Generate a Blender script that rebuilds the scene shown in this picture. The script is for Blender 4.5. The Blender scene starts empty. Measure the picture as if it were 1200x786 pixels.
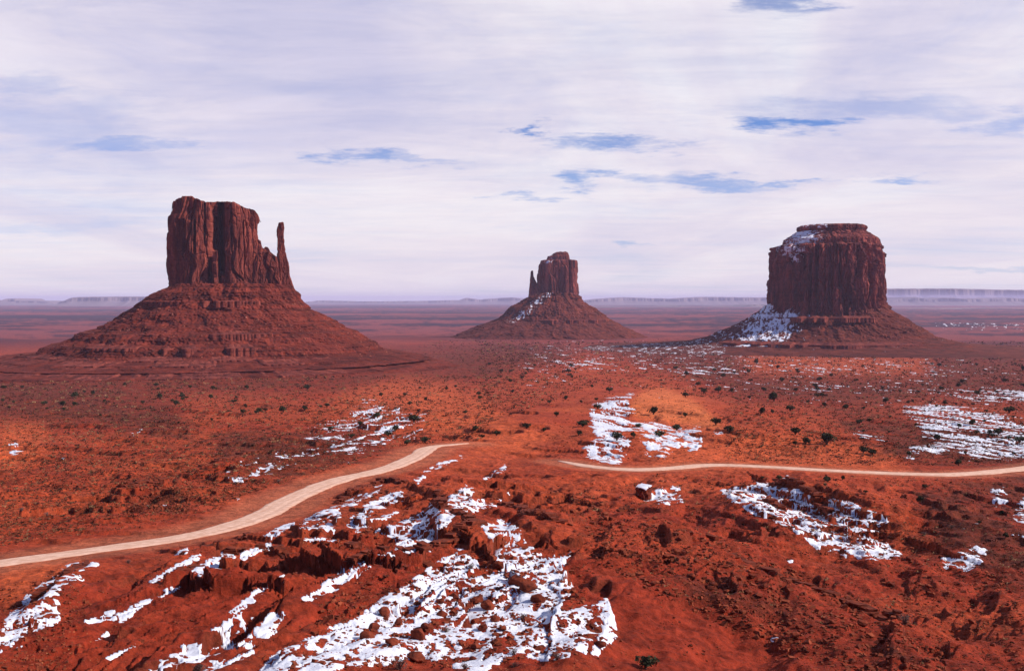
import bpy, math, random
import numpy as np
from mathutils import Vector
Q = 1.0                                   # mesh density of the ground sheet
random.seed(7)
rng = np.random.default_rng(7)
C = bpy.context.scene.collection
sc = bpy.context.scene

# ------------------------------------------------------------------ camera, sky, sun, exposure
F_PX, CU, CV = 1167.0, 600.0, 393.0       # focal length and centre in photo pixels (1200 x 786)
PITCH = math.atan(41 / F_PX)
cam = bpy.data.cameras.new('camera')
cam.lens = 36.0 * F_PX / 1200.0; cam.sensor_width = 36.0
cam.clip_start = 0.5; cam.clip_end = 200000
cam_o = bpy.data.objects.new('camera', cam); C.objects.link(cam_o)
cam_o.location = (0, 0, 0); cam_o.rotation_euler = (math.radians(90) - PITCH, 0, 0)
sc.camera = cam_o

SUN_EL, SUN_AZ = 33.0, 97.0               # degrees; azimuth clockwise from +Y (the view direction)
sun = bpy.data.lights.new('sun', 'SUN'); sun.energy = 5.0; sun.angle = math.radians(0.8); sun.color = (1.0, 0.93, 0.86)
sun_o = bpy.data.objects.new('sun', sun); C.objects.link(sun_o)
sd = Vector((math.sin(math.radians(SUN_AZ)) * math.cos(math.radians(SUN_EL)),
             math.cos(math.radians(SUN_AZ)) * math.cos(math.radians(SUN_EL)), math.sin(math.radians(SUN_EL))))
sun_o.rotation_euler = sd.to_track_quat('Z', 'Y').to_euler()

world = bpy.data.worlds.new("World"); sc.world = world; world.use_nodes = True
wt = world.node_tree; wt.nodes.clear()
def N(t, kind, **kw):
    n = t.nodes.new(kind)
    for k, v in kw.items():
        if k.startswith('i_'):
            key = k[2:]
            n.inputs[int(key) if key.isdigit() else key.replace('_', ' ')].default_value = v
        else: setattr(n, k, v)
    return n
def ramp(t, pts, interp='LINEAR'):
    r = t.nodes.new('ShaderNodeValToRGB'); r.color_ramp.interpolation = interp
    el = r.color_ramp.elements
    while len(el) < len(pts): el.new(0.5)
    for e, (p, c) in zip(el, pts):
        e.position = p; e.color = tuple(c) + (1,) if len(c) == 3 else c
    return r
def build_world():
    t = wt; L = t.links.new
    out = N(t, 'ShaderNodeOutputWorld'); bg = N(t, 'ShaderNodeBackground')
    sky = N(t, 'ShaderNodeTexSky', sky_type='NISHITA', sun_disc=False, sun_elevation=math.radians(SUN_EL),
            sun_rotation=math.radians(SUN_AZ), altitude=1700, air_density=1.0, dust_density=1.2, ozone_density=2.0)
    tc = N(t, 'ShaderNodeTexCoord')
    sep = N(t, 'ShaderNodeSeparateXYZ'); L(tc.outputs['Generated'], sep.inputs[0])
    # a high cloud sheet: direction projected on a horizontal plane overhead
    zc = N(t, 'ShaderNodeMath', operation='MAXIMUM', i_1=0.0); L(sep.outputs[2], zc.inputs[0])
    za = N(t, 'ShaderNodeMath', operation='ADD', i_1=0.055); L(zc.outputs[0], za.inputs[0])
    dx = N(t, 'ShaderNodeMath', operation='DIVIDE'); L(sep.outputs[0], dx.inputs[0]); L(za.outputs[0], dx.inputs[1])
    dy = N(t, 'ShaderNodeMath', operation='DIVIDE'); L(sep.outputs[1], dy.inputs[0]); L(za.outputs[0], dy.inputs[1])
    cb = N(t, 'ShaderNodeCombineXYZ'); L(dx.outputs[0], cb.inputs[0]); L(dy.outputs[0], cb.inputs[1])
    def noise(scale, loc, rot, sx, detail, rough, dist):
        m = N(t, 'ShaderNodeMapping'); L(cb.outputs[0], m.inputs[0])
        m.inputs['Location'].default_value = loc; m.inputs['Rotation'].default_value = (0, 0, rot); m.inputs['Scale'].default_value = sx
        n = N(t, 'ShaderNodeTexNoise', i_Scale=scale, i_Detail=detail, i_Roughness=rough, i_Distortion=dist)
        L(m.outputs[0], n.inputs[0]); return n.outputs['Fac']
    big = noise(CL['s1'], CL['l1'], CL['r1'], (1.0, 0.55, 1), 7, 0.55, 0.6)
    streak = noise(CL['s2'], CL['l2'], CL['r2'], (0.45, 1.25, 1), 9, 0.62, 0.5)
    mm = N(t, 'ShaderNodeMath', operation='MULTIPLY_ADD', i_1=0.5); L(streak, mm.inputs[0])
    m2 = N(t, 'ShaderNodeMath', operation='MULTIPLY', i_1=0.5); L(big, m2.inputs[0]); L(m2.outputs[0], mm.inputs[2])
    # the small breaks in the veil, each at its own bearing and height in the sky
    ax = N(t, 'ShaderNodeMath', operation='DIVIDE'); L(sep.outputs[0], ax.inputs[0]); L(sep.outputs[1], ax.inputs[1])
    ez = N(t, 'ShaderNodeMath', operation='DIVIDE'); L(sep.outputs[2], ez.inputs[0]); L(sep.outputs[1], ez.inputs[1])
    ae = N(t, 'ShaderNodeCombineXYZ'); L(ax.outputs[0], ae.inputs[0]); L(ez.outputs[0], ae.inputs[1])
    wm_ = N(t, 'ShaderNodeMapping'); wm_.inputs['Scale'].default_value = (9, 46, 1); L(ae.outputs[0], wm_.inputs[0])
    wn = N(t, 'ShaderNodeTexNoise', i_Scale=1.0, i_Detail=8, i_Roughness=0.68); L(wm_.outputs[0], wn.inputs[0])
    ws = N(t, 'ShaderNodeVectorMath', operation='SUBTRACT'); ws.inputs[1].default_value = (0.5, 0.5, 0.5); L(wn.outputs['Color'], ws.inputs[0])
    wv = N(t, 'ShaderNodeVectorMath', operation='MULTIPLY_ADD'); wv.inputs[1].default_value = (0.30, 0.060, 0); L(ws.outputs[0], wv.inputs[0]); L(ae.outputs[0], wv.inputs[2])
    acc = None
    for (u, v, wu, wvv, st) in GAPS:
        wu *= 0.85; wvv *= 0.85
        s0 = N(t, 'ShaderNodeVectorMath', operation='SUBTRACT'); s0.inputs[1].default_value = ((u - 600) / 1167, (352 - v) / 1167, 0); L(wv.outputs[0], s0.inputs[0])
        s1 = N(t, 'ShaderNodeVectorMath', operation='MULTIPLY'); s1.inputs[1].default_value = (1167 / wu, 1167 / wvv, 0); L(s0.outputs[0], s1.inputs[0])
        s2 = N(t, 'ShaderNodeVectorMath', operation='LENGTH'); L(s1.outputs[0], s2.inputs[0])
        mr = N(t, 'ShaderNodeMapRange', interpolation_type='SMOOTHERSTEP'); mr.inputs[1].default_value = 1.9; mr.inputs[2].default_value = 0.0
        mr.inputs[3].default_value = 0.0; mr.inputs[4].default_value = st; L(s2.outputs['Value'], mr.inputs[0])
        if acc is None: acc = mr.outputs[0]
        else:
            ad = N(t, 'ShaderNodeMath', operation='MAXIMUM'); L(acc, ad.inputs[0]); L(mr.outputs[0], ad.inputs[1]); acc = ad.outputs[0]
    # thin veil everywhere; thinned out of frame overhead and behind to cut ambient light
    brk0 = ramp(t, [(0.30, (0.55,) * 3), (0.42, (0.88,) * 3), (0.55, (1.0,) * 3)], 'B_SPLINE')
    L(mm.outputs[0], brk0.inputs[0])
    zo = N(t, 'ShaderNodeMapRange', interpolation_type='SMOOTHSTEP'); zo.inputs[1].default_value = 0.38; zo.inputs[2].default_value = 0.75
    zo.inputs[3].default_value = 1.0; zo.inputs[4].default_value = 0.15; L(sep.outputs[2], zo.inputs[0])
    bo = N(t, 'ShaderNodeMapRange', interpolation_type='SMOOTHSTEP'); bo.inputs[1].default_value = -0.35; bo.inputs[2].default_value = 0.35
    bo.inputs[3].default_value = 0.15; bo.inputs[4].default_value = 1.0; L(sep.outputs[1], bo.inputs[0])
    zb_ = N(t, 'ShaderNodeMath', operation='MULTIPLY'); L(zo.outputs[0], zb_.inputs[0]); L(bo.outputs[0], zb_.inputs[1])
    ig = N(t, 'ShaderNodeMath', operation='SUBTRACT', i_0=1.0); L(acc, ig.inputs[1])
    b1 = N(t, 'ShaderNodeMath', operation='MULTIPLY'); L(brk0.outputs[0], b1.inputs[0]); L(ig.outputs[0], b1.inputs[1])
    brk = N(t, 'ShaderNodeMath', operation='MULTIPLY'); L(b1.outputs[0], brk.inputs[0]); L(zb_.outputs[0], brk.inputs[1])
    # cloud brightness, its own soft noise
    tone = noise(CL['s3'], CL['l3'], -0.3, (1.0, 0.45, 1), 8, 0.6, 0.8)
    cr0 = ramp(t, [(p, tuple(c / 10 for c in k)) for p, k in CL['tone']], 'B_SPLINE'); L(tone, cr0.inputs[0])
    fw = noise(3.2, (2.2, 8.1, 0), -0.45, (0.5, 1.0, 1), 10, 0.72, 1.1)
    dm = N(t, 'ShaderNodeMapping'); L(ae.outputs[0], dm.inputs[0]); dm.inputs['Rotation'].default_value = (0, 0, -0.30); dm.inputs['Scale'].default_value = (3.2, 11, 1)
    dn = N(t, 'ShaderNodeTexNoise', i_Scale=1.0, i_Detail=9, i_Roughness=0.66, i_Distortion=0.9); L(dm.outputs[0], dn.inputs[0])
    dr_ = ramp(t, [(0.34, (0.84, 0.87, 0.95)), (0.50, (0.96, 0.96, 0.97)), (0.62, (1.0,) * 3)]); L(dn.outputs['Fac'], dr_.inputs[0])
    cr_d = N(t, 'ShaderNodeMixRGB', blend_type='MULTIPLY', i_0=1.0); L(cr0.outputs[0], cr_d.inputs[1]); L(dr_.outputs[0], cr_d.inputs[2]); cr0 = cr_d
    fr_ = ramp(t, [(0.30, (0.86, 0.88, 0.93)), (0.52, (0.97,) * 3), (0.72, (1.0,) * 3)]); L(fw, fr_.inputs[0])
    cr1 = N(t, 'ShaderNodeMixRGB', blend_type='MULTIPLY', i_0=1.0); L(cr0.outputs[0], cr1.inputs[1]); L(fr_.outputs[0], cr1.inputs[2])
    crm = N(t, 'ShaderNodeMixRGB', blend_type='MULTIPLY', i_0=1.0, i_2=(10, 10, 10, 1)); L(cr1.outputs[0], crm.inputs[1])
    # the veil thickens to pale near the horizon
    hz = N(t, 'ShaderNodeMapRange'); hz.inputs[1].default_value = 0.0; hz.inputs[2].default_value = 0.22
    hz.inputs[3].default_value = 0.85; hz.inputs[4].default_value = 0.0; L(sep.outputs[2], hz.inputs[0])
    hp = N(t, 'ShaderNodeMath', operation='POWER', i_1=1.5); L(hz.outputs[0], hp.inputs[0])
    c2 = N(t, 'ShaderNodeMixRGB', i_2=CL['hor']); L(hp.outputs[0], c2.inputs[0]); L(crm.outputs[0], c2.inputs[1])
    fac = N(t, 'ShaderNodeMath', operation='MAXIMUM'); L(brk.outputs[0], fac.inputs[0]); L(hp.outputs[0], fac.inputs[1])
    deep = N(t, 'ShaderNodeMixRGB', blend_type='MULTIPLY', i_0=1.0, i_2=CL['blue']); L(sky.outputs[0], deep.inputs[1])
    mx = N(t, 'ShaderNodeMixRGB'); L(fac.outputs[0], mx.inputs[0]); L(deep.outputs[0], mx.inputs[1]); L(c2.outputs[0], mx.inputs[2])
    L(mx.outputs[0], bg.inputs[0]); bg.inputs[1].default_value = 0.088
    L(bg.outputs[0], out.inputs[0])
    world.cycles.sampling_method = 'MANUAL'; world.cycles.sample_map_resolution = 512
CL = dict(s1=0.35, l1=(3.1, 1.7, 0), r1=-0.35, s2=1.1, l2=(0.4, 5.2, 0), r2=-0.25, s3=0.42, l3=(7.7, 2.0, 0),
          tone=[(0.36, (7.3, 6.9, 8.6)), (0.5, (9.3, 8.5, 9.2)), (0.60, (10.0, 9.7, 10.0))],
          hor=(9.0, 8.1, 8.5, 1), blue=(0.46, 0.76, 1.30, 1))
GAPS = [(650, 153, 22, 8, .85), (710, 171, 62, 9, .75), (925, 146, 62, 11, .95), (1010, 128, 130, 13, .38), (905, 4, 50, 16, .7), (430, 186, 45, 8, .7), (480, 189, 60, 5, .4),
        (700, 214, 38, 8, .75), (840, 214, 95, 8, .65), (920, 212, 30, 4, .6), (1040, 211, 60, 5, .6), (1185, 145, 60, 15, .5), (150, 173, 80, 7, .45), (225, 168, 30, 6, .35),
        (612, 231, 34, 5, .5), (745, 283, 30, 4, .5), (50, 140, 130, 28, .30), (10, 105, 70, 14, .30), (60, 262, 120, 10, .2), (1150, 315, 90, 4, .3)]
build_world()
sc.view_settings.view_transform = 'Standard'; sc.view_settings.look = 'None'
sc.view_settings.exposure = 0.2; sc.view_settings.gamma = 1.0
sc.render.film_transparent = False
sc.cycles.max_bounces = 4; sc.cycles.diffuse_bounces = 2; sc.cycles.volume_bounces = 1
sc.cycles.use_denoising = True

# ------------------------------------------------------------------ helpers
def tag(o, label=None, cat=None, group=None, kind=None):
    if label: o['label'] = label
    if cat: o['category'] = cat
    if group: o['group'] = group
    if kind: o['kind'] = kind
    return o
def empty(name, loc, rz=0.0):
    o = bpy.data.objects.new(name, None); C.objects.link(o)
    o.location = loc; o.rotation_euler = (0, 0, rz); o.empty_display_size = 0.5
    return o
def mesh_np(name, V, Fq, mat=None, parent=None, smooth=False, attrs=None):
    me = bpy.data.meshes.new(name)
    V = np.asarray(V, np.float32); Fq = np.asarray(Fq, np.int32); k = Fq.shape[1]
    me.vertices.add(len(V)); me.vertices.foreach_set('co', V.ravel())
    me.loops.add(Fq.size); me.loops.foreach_set('vertex_index', Fq.ravel())
    me.polygons.add(len(Fq)); me.polygons.foreach_set('loop_start', np.arange(0, Fq.size, k, dtype=np.int32))
    me.update(calc_edges=True)
    me.polygons.foreach_set('use_smooth', np.full(len(Fq), smooth, bool))
    if attrs:
        for an, av in attrs.items():
            av = np.asarray(av, np.float32)
            if av.ndim == 1:
                a = me.attributes.new(an, 'FLOAT', 'POINT'); a.data.foreach_set('value', av)
            else:
                a = me.attributes.new(an, 'FLOAT_COLOR', 'POINT')
                a.data.foreach_set('color', np.c_[av, np.ones(len(av))].astype(np.float32).ravel())
    if mat: me.materials.append(mat)
    o = bpy.data.objects.new(name, me); C.objects.link(o)
    if parent: o.parent = parent
    return o

_P = np.random.default_rng(11).permutation(4096); _P = np.r_[_P, _P]
_G = np.random.default_rng(12).uniform(0, 2 * np.pi, 4096); _GX, _GY = np.cos(_G), np.sin(_G)
_g3 = np.random.default_rng(13).normal(size=(4096, 3)); _g3 /= np.linalg.norm(_g3, axis=1)[:, None]
def pn(x, y, seed=0):
    xi = np.floor(x).astype(np.int64); yi = np.floor(y).astype(np.int64); fx = x - xi; fy = y - yi
    u = fx * fx * fx * (fx * (fx * 6 - 15) + 10); v = fy * fy * fy * (fy * (fy * 6 - 15) + 10)
    a0 = _P[(xi + seed * 131) & 4095]; a1 = _P[(xi + 1 + seed * 131) & 4095]
    h00 = _P[(a0 + yi) & 4095]; h01 = _P[(a0 + yi + 1) & 4095]; h10 = _P[(a1 + yi) & 4095]; h11 = _P[(a1 + yi + 1) & 4095]
    n00 = _GX[h00] * fx + _GY[h00] * fy; n10 = _GX[h10] * (fx - 1) + _GY[h10] * fy
    n01 = _GX[h01] * fx + _GY[h01] * (fy - 1); n11 = _GX[h11] * (fx - 1) + _GY[h11] * (fy - 1)
    return 1.5 * ((n00 * (1 - u) + n10 * u) * (1 - v) + (n01 * (1 - u) + n11 * u) * v)
def pn3(x, y, z, seed=0):
    xi = np.floor(x).astype(np.int64); yi = np.floor(y).astype(np.int64); zi = np.floor(z).astype(np.int64)
    fx = x - xi; fy = y - yi; fz = z - zi
    s = lambda f: f * f * f * (f * (f * 6 - 15) + 10)
    u, v, w = s(fx), s(fy), s(fz); r = 0
    for dx in (0, 1):
        a = _P[(xi + dx + seed * 131) & 4095]
        for dy in (0, 1):
            b = _P[(a + yi + dy) & 4095]
            for dz in (0, 1):
                g = _g3[_P[(b + zi + dz) & 4095]]
                dot = g[..., 0] * (fx - dx) + g[..., 1] * (fy - dy) + g[..., 2] * (fz - dz)
                r = r + dot * (u if dx else 1 - u) * (v if dy else 1 - v) * (w if dz else 1 - w)
    return 1.6 * r
_H = np.random.default_rng(14).random((4096, 4))
def cells(x, y, z, seed=0):               # value of the nearest random cell and the gap to the next one
    sh = np.shape(x); x, y, z = (np.ravel(a).astype(np.float32) for a in (x, y, z))
    xi, yi, zi = (np.floor(a).astype(np.int32) for a in (x, y, z))
    d1 = np.full(x.shape, 9.0, np.float32); d2 = d1.copy(); val = np.zeros(x.shape, np.float32)
    for dx in (-1, 0, 1):
        for dy in (-1, 0, 1):
            for dz in (-1, 0, 1):
                cx, cy, cz = xi + dx, yi + dy, zi + dz
                h = _H[_P[(_P[(_P[(cx + seed * 131) & 4095] + cy) & 4095] + cz) & 4095]]
                d = (cx + h[:, 0] - x) ** 2 + (cy + h[:, 1] - y) ** 2 + (cz + h[:, 2] - z) ** 2
                m = d < d1; d2 = np.where(m, d1, np.minimum(d2, d)); val = np.where(m, h[:, 3], val); d1 = np.where(m, d, d1)
    return val.reshape(sh), (np.sqrt(d2) - np.sqrt(d1)).reshape(sh)
def fbm(x, y, L, o, seed=0, gain=0.5):
    r = 0; a = 1.0; t = 0
    for k in range(o):
        r = r + a * pn(x / L * 2 ** k + 17.3 * k, y / L * 2 ** k - 9.1 * k, seed + k); t += a; a *= gain
    return r / t
def sst(a, b, x):
    t = np.clip((x - a) / (b - a), 0, 1); return t * t * (3 - 2 * t)

cP, sP = math.cos(PITCH), math.sin(PITCH)
def ray(u, v):                            # world direction through a photo pixel, scaled to world y = 1
    x = (np.asarray(u, float) - CU) / F_PX; y = -(np.asarray(v, float) - CV) / F_PX
    dy = cP + y * sP; dz = -sP + y * cP
    return x / dy, dz / dy
def proj(x, y, z):                        # world point -> photo pixel
    d = y * cP - z * sP; d = np.where(d > 0.1, d, 0.1)
    up = y * sP + z * cP
    return CU + F_PX * x / d, CV - F_PX * up / d
def at(u, v, Y):
    tx, tz = ray(u, v); return tx * Y, Y + 0 * tx, tz * Y

# ------------------------------------------------------------------ the lie of the land
_pr = np.array([0.1, 4, 10, 30, 60, 90, 120, 160, 216, 340, 600, 800, 1000, 1300, 1700, 2300, 3300, 7500, 18000, 60000, 120000])
_pz = np.array([1.7, 1.9, 6.0, 17.5, 27, 33.2, 35.8, 39.5, 44, 50.5, 64, 76, 86, 94.5, 103, 113, 121, 126, 127, 128, 128])
_lx = np.log(_pr)
_m = np.gradient(_pz, _lx)
def base_z(r):
    lr = np.log(np.clip(r, 0.1, 119999)); i = np.clip(np.searchsorted(_lx, lr) - 1, 0, len(_lx) - 2)
    h = _lx[i + 1] - _lx[i]; t = (lr - _lx[i]) / h
    return -((2 * t**3 - 3 * t**2 + 1) * _pz[i] + (t**3 - 2 * t**2 + t) * h * _m[i] + (-2 * t**3 + 3 * t**2) * _pz[i + 1] + (t**3 - t**2) * h * _m[i + 1])
def unproj(u, v, add=0.0):                # ground point seen at a pixel, the ground raised by add there
    tx, tz = ray(u, v); lo, hi = 40.0, 60000.0; k = math.hypot(1, tx)
    for _ in range(60):
        m = math.sqrt(lo * hi)
        if base_z(np.array([m * k]))[0] + add > tz * m: hi = m
        else: lo = m
    return float(tx * m), float(m)

def polydist(x, y, P, closed=False):      # distance to a polyline, parameter along it and side (+ = left of travel)
    best = np.full(x.shape, 1e12); s = np.zeros(x.shape); side = np.zeros(x.shape); acc = 0.0
    tot = sum(math.dist(P[i][:2], P[i + 1][:2]) for i in range(len(P) - 1))
    for (ax, ay), (bx, by) in zip([p[:2] for p in P[:-1]], [p[:2] for p in P[1:]]):
        ex, ey = bx - ax, by - ay; l2 = ex * ex + ey * ey
        t = np.clip(((x - ax) * ex + (y - ay) * ey) / l2, 0, 1)
        dx, dy = x - ax - t * ex, y - ay - t * ey; d = dx * dx + dy * dy
        m = d < best; best = np.where(m, d, best); l = math.sqrt(l2)
        s = np.where(m, (acc + t * l) / tot, s); side = np.where(m, np.sign(ex * dy - ey * dx), side); acc += l
    return np.sqrt(best), s, side

def smooth_line(P, n=8):
    P = [np.array(p, float) for p in P]; P = [2 * P[0] - P[1]] + P + [2 * P[-1] - P[-2]]; out = []
    for i in range(1, len(P) - 2):
        for k in range(n):
            t = k / n
            out.append(0.5 * (2 * P[i] + (P[i + 1] - P[i - 1]) * t + (2 * P[i - 1] - 5 * P[i] + 4 * P[i + 1] - P[i + 2]) * t * t
                              + (-P[i - 1] + 3 * P[i] - 3 * P[i + 1] + P[i + 2]) * t**3))
    out.append(P[-2]); return out
ROAD_L = [(-70, 672), (0, 660), (100, 646), (200, 632), (262, 619), (310, 602), (345, 583), (395, 563), (450, 550), (485, 536), (505, 524), (530, 521), (549, 519.5)]
ROAD_R = [(655, 540), (690, 546), (735, 550), (780, 549), (830, 545), (880, 546), (950, 550), (1030, 554), (1110, 556), (1170, 552), (1230, 545), (1290, 538)]
RD_L = smooth_line([unproj(*p) for p in ROAD_L], 6); RD_R = smooth_line([unproj(*p) for p in ROAD_R], 6)
ROADS = [(RD_L, 5.2), (RD_R, 4.2)]

# cuestas: crest through pixels, height, width of the steep (left/front) side, width of the gentle side
def px_line(P, a): return [unproj(u, v, 1.05 * a) for u, v in P]
CU_DEF = [
    ([(545, 560), (507, 580), (473, 573), (450, 567), (425, 577), (393, 592), (365, 606)], 3.4, 5, 20),
    ([(600, 575), (552, 585), (512, 601), (516, 628), (548, 640), (566, 658)], 2.6, 2.6, 26),
    ([(600, 602), (583, 604), (612, 612), (622, 640), (652, 650)], 2.6, 2.4, 28),
    ([(560, 662), (470, 684), (420, 682), (390, 676), (345, 668), (310, 660), (268, 662)], 2.2, 2.0, 14),
    ([(330, 632), (292, 636), (258, 644), (215, 664), (172, 690)], 1.3, 3, 14),
    ([(330, 700), (285, 697), (250, 700), (213, 688), (160, 702)], 1.8, 1.8, 12),
    ([(150, 650), (105, 662), (70, 690), (45, 715)], 1.8, 2.5, 10),
    ([(500, 700), (460, 690), (430, 700), (385, 716), (330, 742), (290, 770)], 1.6, 1.6, 12),
    ([(100, 745), (60, 752), (20, 768)], 1.5, 3, 10),
    ([(700, 700), (672, 720), (655, 760)], 1.2, 2.0, 20),
    ([(1060, 610), (1000, 585), (940, 575), (905, 560)], 3.0, 7, 30),
    ([(860, 578), (905, 612), (950, 640), (1010, 668)], 1.6, 8, 10),
    ([(700, 600), (780, 640), (860, 680), (960, 715), (1060, 760)], 2.4, 14, 14),
    ([(700, 760), (800, 725), (900, 755), (1000, 786)], 1.2, 6, 12),
    ([(300, 535), (270, 548), (230, 545)], 1.6, 2.5, 14),
    ([(230, 578), (190, 568), (140, 574)], 2.0, 4, 20),
    ([(820, 478), (765, 470), (740, 462)], 4.5, 14, 26),
    ([(880, 500), (920, 512), (990, 522)], 1.5, 14, 14),
]
CUESTAS = [(px_line(P, a), a, ws, wg) for P, a, ws, wg in CU_DEF]

OCT = [(90, 1), (45, 2), (22, 3), (11, 4), (5.5, 5), (2.8, 6), (1.4, 7), (0.7, 8)]
def height(x, y):
    x = np.asarray(x, float); y = np.asarray(y, float)
    r = np.hypot(x, y); az = np.degrees(np.arctan2(x, y))
    b = base_z(r)
    b = np.minimum(b, -(0.9 + 0.405 * np.minimum(r, 62)) * sst(0.5, 3, r) - 1.7 * (1 - sst(0.5, 3, r)))
    front = 1 - sst(95, 130, np.abs(az))
    b = b * front + (-1.8) * (1 - front)
    rug = (0.62 * (1 - sst(260, 700, r)) + 0.22 * (1 - sst(900, 2500, r)) + 0.05) * sst(30, 90, r)
    # flatten at the roads
    rm = np.zeros(r.shape); rw = np.zeros(r.shape)
    near = (r > 60) & (r < 900) & (np.abs(az) < 40)
    idx = np.nonzero(near)[0]
    for P, w in ROADS:
        pad = w * 9; px_, py_ = [p[0] for p in P], [p[1] for p in P]
        j = idx[(x[idx] > min(px_) - pad) & (x[idx] < max(px_) + pad) & (y[idx] > min(py_) - pad) & (y[idx] < max(py_) + pad)]
        if not len(j): continue
        d, s, side = polydist(x[j], y[j], P)
        rm[j] = np.maximum(rm[j], 1 - sst(w * 0.8, w * 3.0, d)); rw[j] = np.maximum(rw[j], 1 - sst(w * 2, w * 8, d))
    z = b.copy()
    # cuestas
    idx = np.nonzero((r > 60) & (r < 800) & (np.abs(az) < 36))[0]
    xi, yi = x[idx], y[idx]; ri = r[idx]
    wx = xi + 3.0 * fbm(xi, yi, 14, 3, 40, 0.45) * np.clip(ri / 150, 0.6, 3); wy = yi + 3.0 * fbm(xi, yi, 14, 3, 50, 0.45) * np.clip(ri / 150, 0.6, 3)
    acc = np.zeros(len(idx))
    for P, a, ws, wg in CUESTAS:
        k = max(1.0, math.hypot(*P[0]) / 150); pad = (max(ws, wg) + 8) * k
        px_, py_ = [p[0] for p in P], [p[1] for p in P]
        sel = np.nonzero((wx > min(px_) - pad) & (wx < max(px_) + pad) & (wy > min(py_) - pad) & (wy < max(py_) + pad))[0]
        if not len(sel): continue
        d, s, side = polydist(wx[sel], wy[sel], P)
        cx0, cy0 = P[0]; cx1, cy1 = P[-1]
        # the steep side is the one to the left / front of the crest
        ex, ey = cx1 - cx0, cy1 - cy0; sgn = 1.0 if (-ey * (-0.8) + ex * (-0.6)) > 0 else -1.0
        st = side * sgn > 0
        w = np.where(st, ws * k, wg * k)
        prof = np.where(st, 1 - sst(0, 1, d / w), (1 - np.clip(d / w, 0, 1)) ** 1.6)
        h = 1.15 * a * prof * (0.55 + 0.45 * np.sin(np.clip(s, 0.02, 0.98) * np.pi))
        acc[sel] = np.maximum(acc[sel], h) + 0.35 * np.minimum(acc[sel], h)
    z[idx] += acc * (1 - rm[idx]) * (1 - 0.6 * rw[idx])
    # diagonal spurs and gullies of the foreground
    dn = np.zeros(r.shape)
    i2 = np.nonzero((r > 50) & (r < 420))[0]
    if len(i2):
        X, Y = x[i2], y[i2]; ca, sa = math.cos(0.35), math.sin(0.35)
        A = (X * ca - Y * sa); B = (X * sa + Y * ca)
        n1 = 1 - np.abs(fbm(A * 1.0, B * 0.30, 16, 4, 70, 0.55)) * 2.4
        dn[i2] = 1.5 * n1 * (1 - sst(200, 420, r[i2])) * sst(50, 90, r[i2])
    z += dn * (1 - rm) * (1 - 0.8 * rw)
    zm = z.copy(); fine = np.zeros(r.shape)
    ca, sa = math.cos(0.24), math.sin(0.24)      # the grain of the country runs away from the camera, a little to the right
    for L, sd_ in OCT:
        i3 = np.nonzero(r < L / 0.0022)[0]
        if not len(i3): continue
        fade = 1 - sst(L / 0.005, L / 0.0022, r[i3])
        A_, B_ = x[i3] * ca - y[i3] * sa, x[i3] * sa + y[i3] * ca
        if 3 < L < 50:
            n = pn(A_ / L + sd_ * 3.7, B_ / (L * 2.3), 90 + sd_); n = 0.55 - 1.9 * np.abs(n) ** 0.85 if sd_ % 2 else 0.8 * n + 0.3 - 0.8 * np.abs(n)
        else: n = pn(A_ / L + sd_ * 3.7, B_ / L, 90 + sd_)
        amp = (0.55 if 4 < L < 30 else 1.0) * 0.085 * L ** 0.85 * rug[i3] * 1.15 * (1 - 0.97 * rm[i3]) * (1 - (0.75 if L > 3 else 0.3) * rw[i3]) * fade
        if L > 3: zm[i3] += n * amp
        else: fine[i3] += n * amp * 1.5
    # stepped ledges: gently dipping beds whose low scarps face left, away from the sun
    A_ = x * ca - y * sa
    k = np.clip(r / 150, 1, 6)
    bend = 3.2 * fbm(x, y, 34, 4, 130, 0.55)
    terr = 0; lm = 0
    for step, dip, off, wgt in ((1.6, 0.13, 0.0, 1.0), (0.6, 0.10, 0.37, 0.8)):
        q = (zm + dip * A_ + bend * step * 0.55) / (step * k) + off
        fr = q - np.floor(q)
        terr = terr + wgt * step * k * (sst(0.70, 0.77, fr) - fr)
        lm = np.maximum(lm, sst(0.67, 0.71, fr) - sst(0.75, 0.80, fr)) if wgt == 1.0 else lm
    tw = (0.88 * sst(-0.2, 0.22, fbm(x, y, 48, 3, 140)) + 0.08) * (1 - sst(450, 900, r)) * sst(60, 90, r) * (1 - rm) * (1 - 0.7 * rw)
    tw = tw * (1 - 0.5 * sst(5, 40, x) * (r < 900)) * (1 - 0.6 * sst(210, 300, r))
    zm = zm + terr * tw
    # very gentle swell of the far plain
    zm += 3.5 * fbm(x, y, 1500, 3, 150) * sst(1500, 4000, r)
    return zm + fine, zm, rm, tw * lm, rug

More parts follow.
